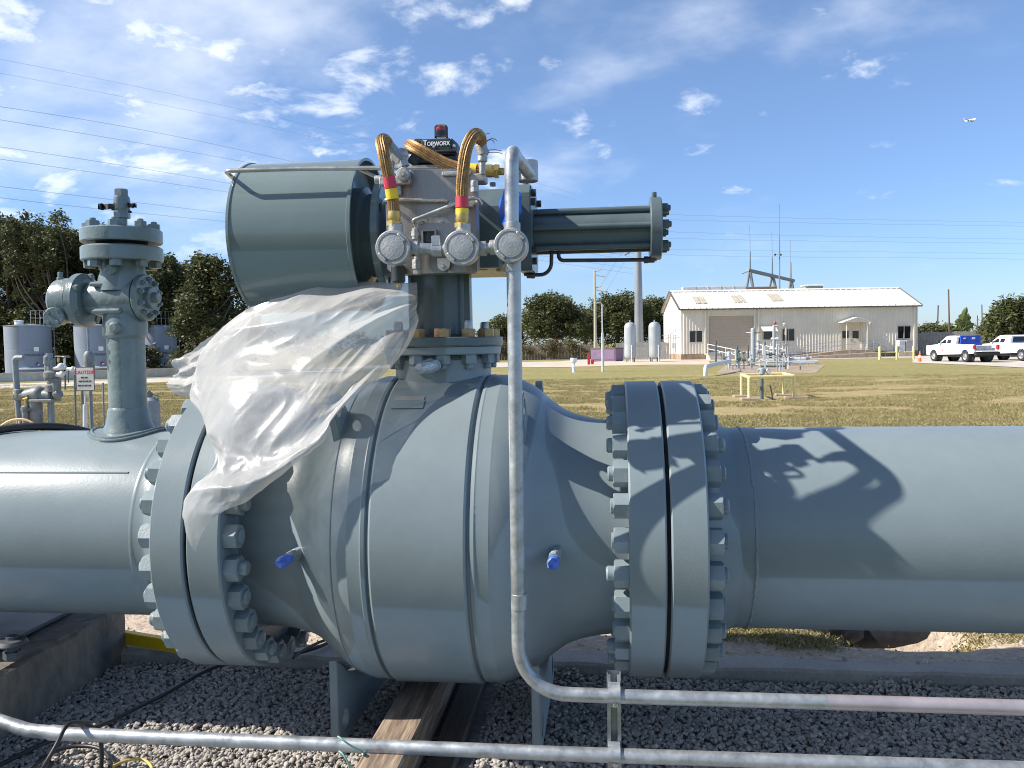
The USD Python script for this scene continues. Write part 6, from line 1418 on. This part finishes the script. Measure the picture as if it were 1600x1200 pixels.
obj('bottle', lathe([(0, .0), (r, .04), (r, zt - .10), (r * .9, zt - .04), (r * .5, zt), (0, zt)], 28, (cx, yb3, 0)), 'grey_post', gb2); obj('collar', lathe([(r * .45, zt - .02), (r * .45, zt + .07)], 20, (cx - .03, yb3, 0)), 'dark_paint', gb2); obj('valve', [cyl((cx - .02, yb3, zt), (cx - .02, yb3, zt + .09), .02, 10), cyl((cx + .03, yb3, zt + .04), (cx + .10, yb3, zt + .03), .012, 8), cyl((cx + .10, yb3, zt - .05), (cx + .10, yb3, zt + .05), .008, 8)], 'dark_paint', gb2)
# ================================================================ trees and plants
def leaf_mat(name, dark, light, rough=0.55):
    M[name] = usdkit.material(stage, '/World/Looks/' + name, {
        'g': ('geometry', {}), 'n': ('noise_texture', {'scale': 0.55, 'detail': 4.0, 'roughness': 0.6}), 'a': ('math', {'math_type': 'multiply_add', 'value2': 0.5, 'value3': 0.0}), 'ad': ('math', {'math_type': 'add'}),
        'r': ('rgb_ramp', {'ramp': [(0.2, tuple(dark)), (0.75, tuple(light))]}), 'p': ('principled_bsdf', {'roughness': rough, 'specular_ior_level': 0.3}), 't': ('translucent_bsdf', {}), 'm': ('mix_closure', {'fac': 0.22})},
        [('g.position', 'n.vector'), ('g.random_per_island', 'a.value1'), ('n.fac', 'ad.value1'), ('a.value', 'a2.value1') if False else ('a.value', 'ad.value2'), ('ad.value', 'r.fac'), ('r.color', 'p.base_color'), ('r.color', 't.color'), ('p.BSDF', 'm.closure1'), ('t.BSDF', 'm.closure2')], surface='m.closure')
leaf_mat('leaf_oak', (0.027, 0.036, 0.012), (0.12, 0.13, 0.045)); leaf_mat('leaf_dark', (0.024, 0.032, 0.012), (0.115, 0.125, 0.05)); leaf_mat('leaf_light', (0.05, 0.07, 0.015), (0.14, 0.16, 0.05))
mat('bark', (0.11, 0.085, 0.065), rough=0.9, var=0.3, scale=6, local=True)


def leaves(centres, radii, n, size, rng, flat=0.75, shell=0.55):
    """many leaf-sized blades in clumps spread through the lobes"""
    C, R = np.asarray(centres, float), np.asarray(radii, float)
    w = R ** 2; idx = rng.choice(len(C), n // 14, p=w / w.sum())
    d = rng.normal(size=(len(idx), 3)); d /= np.linalg.norm(d, axis=1, keepdims=True)
    cl = C[idx] + d * (R[idx] * (shell + (1 - shell) * rng.random(len(idx)) ** 0.5) * rng.uniform(.82, 1.12, len(idx)))[:, None] * [1, 1, flat]
    P = np.repeat(cl, 14, 0) + rng.normal(size=(len(cl) * 14, 3)) * size * 1.25
    m = len(P); a = rng.normal(size=(m, 3)); a[:, 2] *= .6; a /= np.linalg.norm(a, axis=1, keepdims=True)
    b = np.cross(a, rng.normal(size=(m, 3))); b /= np.linalg.norm(b, axis=1, keepdims=True)
    s = size * rng.uniform(.6, 1.3, m)[:, None]
    V = np.stack([P - a * s, P + b * s * .42, P + a * s, P - b * s * .42], 1).reshape(-1, 3)
    i = np.arange(m)[:, None] * 4
    return trimesh.Trimesh(V, np.vstack([i + [0, 1, 2], i + [0, 2, 3]]), process=False)


def limbs(base, tips, r0, rng):
    out = []
    for t in tips:
        b = np.asarray(base, float); t = np.asarray(t, float); mid_ = b + (t - b) * .5 + rng.normal(size=3) * .08 * np.linalg.norm(t - b)
        p = spline([b, mid_, t], 9); out.append(tube(p, np.linspace(r0, r0 * .2, 9), 7))
    return out


def tree_proto(name, label, loc, H, W, seed, kind, leaf, n=9000, lf=.2, group=None, trunk=.3, lift=.12, scale=None):
    r = np.random.default_rng(seed); t = thing(name, label, 'tree', loc, local=True, group=group)
    C, R = [], []
    if kind == 'round':
        for k in range(26):
            a, e = r.uniform(0, 2 * math.pi), r.uniform(-.15, 1); rad = W / 2 * (1 - .15 * r.random()) * math.sqrt(max(0, 1 - max(e, 0) ** 2)) * r.uniform(.35, .8)
            C.append((rad * math.cos(a), rad * math.sin(a), H * (lift + .36) + e * H * (.40 - .0) * .95)); R.append(W * r.uniform(.13, .20))
    else:
        for k in range(30):
            f = r.random() ** .8; z = H * (lift + (1 - lift) * f * .96); rad = W / 2 * (1 - .75 * f ** 1.4) * r.uniform(.1, .85); a = r.uniform(0, 2 * math.pi)
            C.append((rad * math.cos(a), rad * math.sin(a), z)); R.append(W * (.20 - .11 * f) * r.uniform(.7, 1.15))
    if kind == 'tall':
        for k in range(14):
            a = r.uniform(0, 2 * math.pi); rad = W * r.uniform(.05, .42); z0 = H * r.uniform(.62, .86)
            for j in range(4): C.append((rad * math.cos(a) + .12 * j * r.normal(), rad * math.sin(a), z0 + j * H * .045)); R.append(W * (.075 - .013 * j))
    top = H * .55
    obj('trunk', [tube(spline([(0, 0, -.4), (.05 * r.normal(), .05, H * .25), (.15 * r.normal(), .1, top)], 10), np.linspace(trunk, trunk * .45, 10), 10)] + limbs((0, 0, H * .3), [C[k] for k in range(0, len(C), 4)], trunk * .45, r) + limbs((0.02, 0, H * .5), [C[k] for k in range(2, len(C), 5)], trunk * .3, r), 'bark', t, smooth=40)
    obj('crown', leaves(C, R, n, lf, r), leaf, t, smooth=False)
    return t
def gp(u, Y): p = at(u, 550, Y); return np.array([p[0], Y, float(ground_z(Y)) - .02])
hz_ = lambda u, v, Y: float(at(u, v, Y)[2])
# row of dense trees behind the storage tanks
rowg = None
row = [(184, 372, 64, 9, 'w', 'dark tree in the row seen either side of the riser column'), (262, 402, 63, 8.5, 'w', 'dark tree in the row between riser cover and spring can'), (62, 350, 66, 8.5, 'w', 'dark tree filling the row between the two leftmost tree tops'), (128, 362, 67, 8, 'w', 'dark tree filling the row just left of the plug valve'), (195, 385, 66, 7.5, 'w', 'dark tree in the row right behind the plug valve bonnet'), (-50, 318, 62, 8.5, 'w', 'tall dark leafy tree at the left edge behind the storage tanks'), (30, 338, 63, 8.5, 'w', 'dark tree above the leftmost storage tank'), (92, 330, 61, 8, 'w', 'dark tree whose wispy top rises left of the plug valve'),
       (158, 352, 63, 8, 'w', 'dark tree directly behind the plug valve riser'), (228, 398, 60, 6.2, 'w', 'dark tree right of the plug valve flanges'), (330, 398, 57, 6.6, 'w', 'greener tree under the left end of the spring can'), (285, 412, 66, 7.5, 'w', 'low dark tree between the plug valve and the spring can')]
for i, (u, v, Y, W_, k, lab) in enumerate(row):
    b = gp(u, Y); H = hz_(u, v, Y) - b[2]
    tree_proto('broadleaf_tree', lab, b, H, W_, 100 + i, 'tall', 'leaf_dark', 24000, .15, trunk=.22, lift=.03)
for i, (u, v, Y, W_, lab) in enumerate(((0, 470, 66, 10, 'dense dark undergrowth behind the leftmost storage tank'), (120, 450, 67, 10, 'dense dark undergrowth behind the middle storage tank'), (235, 455, 66, 9, 'dense dark undergrowth behind the right storage tank'), (360, 470, 66, 9, 'dense dark bushes under the spring can'))):
    b = gp(u, Y); H = hz_(u, v, Y) - b[2]; tree_proto('thicket', lab, b, H, W_, 140 + i, 'round', 'leaf_dark', 12000, .18, trunk=.15, lift=.0)
big = [(868, 457, 105, 9.8, 'round dark oak, left one of the big trees behind the vine-grown fence'), (790, 492, 118, 7, 'small dark tree just right of the vertical conduit'), (965, 457, 112, 12, 'broad dark oak behind the concrete pole'), (1015, 464, 118, 10, 'dark oak behind the steel transmission pole and tanks'), (915, 480, 122, 8, 'lower oak between the two big oaks'), (770, 502, 125, 5, 'small distant tree behind the column')]
for i, (u, v, Y, W_, lab) in enumerate(big):
    b = gp(u, Y); H = hz_(u, v, Y) - b[2]; tree_proto('oak_tree', lab, b, H * 1.02, W_, 160 + i, 'round', 'leaf_oak', 22000 if i in (0, 2, 3) else 9000, .20, trunk=.35, lift=.10)
rt_ = [(1585, 443, 80, 6.4, 'leaf_oak', 'large feathery dark tree at the right edge behind the trucks'), (1640, 450, 84, 6.5, 'leaf_oak', 'dark tree cut by the right edge of the photo'), (1452, 498, 110, 4.0, 'leaf_dark', 'low rounded green tree right of the building'), (1478, 503, 122, 4.0, 'leaf_light', 'pale green shrub behind the tall wooden pole'), (1500, 508, 118, 3.6, 'leaf_light', 'light green shrub under the banana plant'), (1545, 512, 120, 4, 'leaf_dark', 'dark low tree between the trucks')]
for i, (u, v, Y, W_, lf, lab) in enumerate(rt_):
    b = gp(u, Y); H = hz_(u, v, Y) - b[2]; tree_proto('bushy_tree', lab, b, H, W_, 180 + i, 'round', lf, 16000 if i < 2 else 5000, .20, trunk=.25, lift=.0)
# far tree line along the horizon
r = np.random.default_rng(5)
C, R = [], []
for x in np.arange(-140, 260, 3.2):
    C.append((x, 190 + r.uniform(-8, 8), r.uniform(1.0, 3.4))); R.append(r.uniform(2.2, 3.6))
single('distant_trees', leaves(C, R, 42000, .32, r), 'leaf_dark', 'dark far line of trees along the horizon', 'trees', kind='stuff', smooth=False)
# vines on the wooden fence
C, R = [], []
fa, fb = at(760, 545, 97.6), at(926, 545, 97.6)
for k in range(70): f = r.random(); C.append((fa[0] + (fb[0] - fa[0]) * f, 97.6, -.36 + r.uniform(.6, 2.0))); R.append(r.uniform(.25, .6))
mat('vine_leaf', (0.13, 0.12, 0.05), rough=.8, col2=(.10, .07, .04), scale=1.5)
single('vine', leaves(C, R, 7000, .10, r), 'vine_leaf', 'brownish vines covering the weathered wooden fence', 'vine', kind='stuff', smooth=False)
# banana plant
bp_ = thing('banana_plant', 'banana plant with torn upright leaves behind the parked truck', 'plant', gp(1503, 95)); O = gp(1503, 95)
obj('stem', tube(spline([O, O + [.1, 0, 1.5], O + [.15, 0, 2.6]], 8), np.linspace(.14, .06, 8), 8), 'leaf_light', bp_)
for k, (u, v, uu, vv) in enumerate(((1500, 515, 1511, 476), (1502, 512, 1496, 494), (1505, 515, 1523, 502), (1500, 516, 1488, 512), (1508, 514, 1514, 486))):
    a, b = at(u, v, 95), at(uu, vv, 95); n_ = 10; d = b - a; sidev = np.cross(d, [0.3, 1, .1]); sidev /= np.linalg.norm(sidev)
    P = [[a + d * f + sidev * s * .42 * math.sin(math.pi * (f * .92 + .06)) * (1 + .25 * ((i * 7 + k) % 3 - 1)) + [0, abs(s) * .1, -.25 * f * f] for s in (-1, 0, 1)] for i, f in enumerate(np.linspace(0, 1, n_))]
    obj('leaf', sheet(P), 'leaf_light', bp_, smooth=False)

# grass blades: tufts on the lawn and dry patches beside the dirt
def tuft(seed, n=26, h=.07, spread=.06):
    q = np.random.default_rng(seed); V = []
    for _ in range(n):
        b = np.r_[q.normal(0, spread, 2), 0]; d = np.r_[q.normal(0, .55, 2), 1.0] * h * q.uniform(.5, 1.2); s = np.cross(d, q.normal(size=3)); s *= .0028 / (np.linalg.norm(s) + 1e-9)
        V += [b - s, b + s, b + d * .6 + s * .6, b + d + np.r_[q.normal(0, .3, 2) * h, 0]]
    V = np.array(V); i = np.arange(n)[:, None] * 4
    return trimesh.Trimesh(V, np.vstack([i + [0, 1, 2], i + [0, 2, 3]]), process=False)
M['grass_blade'] = usdkit.material(stage, '/World/Looks/grass_blade', {
    'o': ('object_info', {}), 'i': ('geometry', {}), 'ad': ('math', {'math_type': 'multiply_add', 'value2': .5}), 'a2': ('math', {'math_type': 'multiply', 'value2': .5}),
    'r': ('rgb_ramp', {'ramp': [(0.1, (.22, .20, .085)), (.4, (.35, .295, .15)), (.65, (.45, .365, .21)), (1, (.53, .44, .28))]}), 'p': ('principled_bsdf', {'roughness': .7, 'specular_ior_level': .2}), 't': ('translucent_bsdf', {}), 'm': ('mix_closure', {'fac': .25})},
    [('o.random', 'ad.value1'), ('i.random_per_island', 'a2.value1'), ('a2.value', 'ad.value3'), ('ad.value', 'r.fac'), ('r.color', 'p.base_color'), ('r.color', 't.color'), ('p.BSDF', 'm.closure1'), ('t.BSDF', 'm.closure2')], surface='m.closure')
rng = np.random.default_rng(8)
n = 1500; gx = np.r_[rng.uniform(.50, 1.05, 500), rng.uniform(1.75, 3.0, 600), rng.uniform(-4.5, 4.5, 400)]; gy = np.r_[4.02 + rng.gamma(1.5, .14, 1100), 4.9 + rng.gamma(2, .5, 400)]
k = (gy < 7) & (meshkit.fbm(np.stack([gx * 3, gy * 3, gx * 0], -1), 3, 3) > .40); gx, gy = gx[k], gy[k]; n = len(gx)
an = rng.uniform(0, math.pi, n); qs = np.stack([np.cos(an), 0 * an, 0 * an, np.sin(an)], 1)
scatter('/World/dry_grass', [tuft(i, 40, .020, .05) for i in range(5)], 'grass_blade', np.stack([gx, gy, dirt_z(gx, gy) - .004], 1), np.repeat(rng.uniform(.5, 1.2, n)[:, None], 3, 1), qs, rng.integers(0, 5, n), 'dry tufts of grass at the edge of the dirt strip', 'grass')
n = 42000; f = rng.random(n); gy = 13.5 + 30 * f ** 1.7; gx = (rng.random(n) * 2 - 1) * gy * .72 - gy * .11
w = meshkit.fbm(np.stack([gx * .35, gy * .6, gx * 0], -1), 3, 13); k = w > .42; gx, gy = gx[k], gy[k]; n = len(gx)
an = rng.uniform(0, math.pi, n); qs = np.stack([np.cos(an), 0 * an, 0 * an, np.sin(an)], 1)
scatter('/World/lawn_grass', [tuft(10 + i, 34, .055, .14) for i in range(5)], 'grass_blade', np.stack([gx, gy, ground_z(gy) + .038], 1), np.repeat(rng.uniform(.5, 1.15, n)[:, None], 3, 1), qs, rng.integers(0, 5, n), 'short half dry lawn grass behind the pipeline', 'grass')

# ================================================================ overhead lines and the aeroplane
def wire(pts, r, label, name='power_line'):
    P = spline([at(u, v, y) for u, v, y in pts], 60); return single(name, tube(P, r, 5), 'pole_steel', label, 'power line', smooth=True)
left = [((-80, 78, 60), (250, 143, 92), (560, 214, 125), (900, 303, 150)), ((-80, 100, 60), (250, 163, 92), (560, 230, 125), (900, 312, 150)), ((-80, 156, 55), (150, 190, 72), (450, 251, 105), (990, 380, 130)),
        ((-80, 174, 55), (150, 212, 72), (450, 266, 105), (990, 388, 130)), ((-80, 218, 55), (150, 252, 72), (355, 286, 95), (990, 402, 130)), ((-80, 237, 55), (150, 270, 72), (355, 300, 95), (990, 408, 130)), ((-80, 282, 55), (150, 309, 72), (350, 333, 95), (990, 420, 130)), ((-80, 299, 55), (150, 326, 72), (350, 346, 95), (990, 428, 130))]
words = ['topmost', 'second', 'third', 'fourth', 'fifth', 'sixth', 'seventh', 'lowest']
for i, p in enumerate(left): wire(p, .010 if i < 2 else .015, f'dark overhead line crossing the left sky, {words[i]} of the eight' + ('' if i < 7 else ' passing the plug valve'))
for i, (a, b, c) in enumerate(((333, 341, 347), (341, 348, 353), (360, 368, 373), (370, 376, 380), (387, 392, 397), (396, 401, 405))):
    wire(((880, a - 4, 128), (1040, a + 2, 132), (1300, b + 1, 140), (1640, c + 1, 150)), .014, f'thin overhead line right of the actuator, {["topmost", "second", "third", "fourth", "fifth", "lowest"][i]} of the six')
for i, (u0, v0, u1, v1) in enumerate(((938, 422, 990, 352), (946, 432, 1000, 352), (939, 447, 992, 365), (947, 455, 1003, 365))):
    wire(((u0, v0, 112), ((u0 + u1) / 2 - 2, (v0 + v1) / 2 + 3, 121), (u1, v1, 130)), .015, f'slack wire from the concrete pole up to the steel pole, {["top", "second", "third", "bottom"][i]} bracket')
pc = at(1516, 188, 1700); aero = thing('aeroplane', 'white airliner climbing in the sky at the far right', 'aeroplane', pc)
ax = at(1526, 186, 1690) - at(1506, 190.5, 1710); L = np.linalg.norm(ax); ax /= L; mat('plane_white', (.62, .63, .65), rough=.4)
obj('fuselage', lathe([(0, -L / 2), (.9, -L * .42), (1.9, -L * .25), (1.9, L * .38), (1.2, L * .47), (0, L / 2)], 16, pc, ax), 'plane_white', aero)
sw = np.cross(ax, [0, 0, 1]); sw /= np.linalg.norm(sw); upv = np.cross(sw, ax)
for s in (-1, 1):
    obj('wing', hull([pc + ax * a + sw * s * b + upv * c for a, b, c in ((4, 1, -1), (-2, 1, -1), (-4, 14, .5), (-5.5, 14, .5), (4, 1, -.6), (-2, 1, -.6), (-4, 14, .7))]), 'grey_metal', aero)
    obj('engine', lathe([(.6, -1.5), (.9, 0), (.8, 2), (0, 2)], 10, pc + sw * s * 5 - upv * 1.6 + ax * .5, ax), 'grey_metal', aero)
    obj('tailplane', hull([pc + ax * (-L / 2 + a) + sw * s * b for a, b in ((4, .5), (1, .5), (.5, 5), (-.6, 5))] + [pc + ax * (-L / 2 + 2) + sw * s + upv * .3]), 'grey_metal', aero)
obj('fin', hull([pc + ax * (-L / 2 + a) + upv * b + sw * c for c in (-.15, .15) for a, b in ((5, 1), (1, 1), (.2, 6.5), (-1.4, 6.5))]), 'grey_metal', aero)
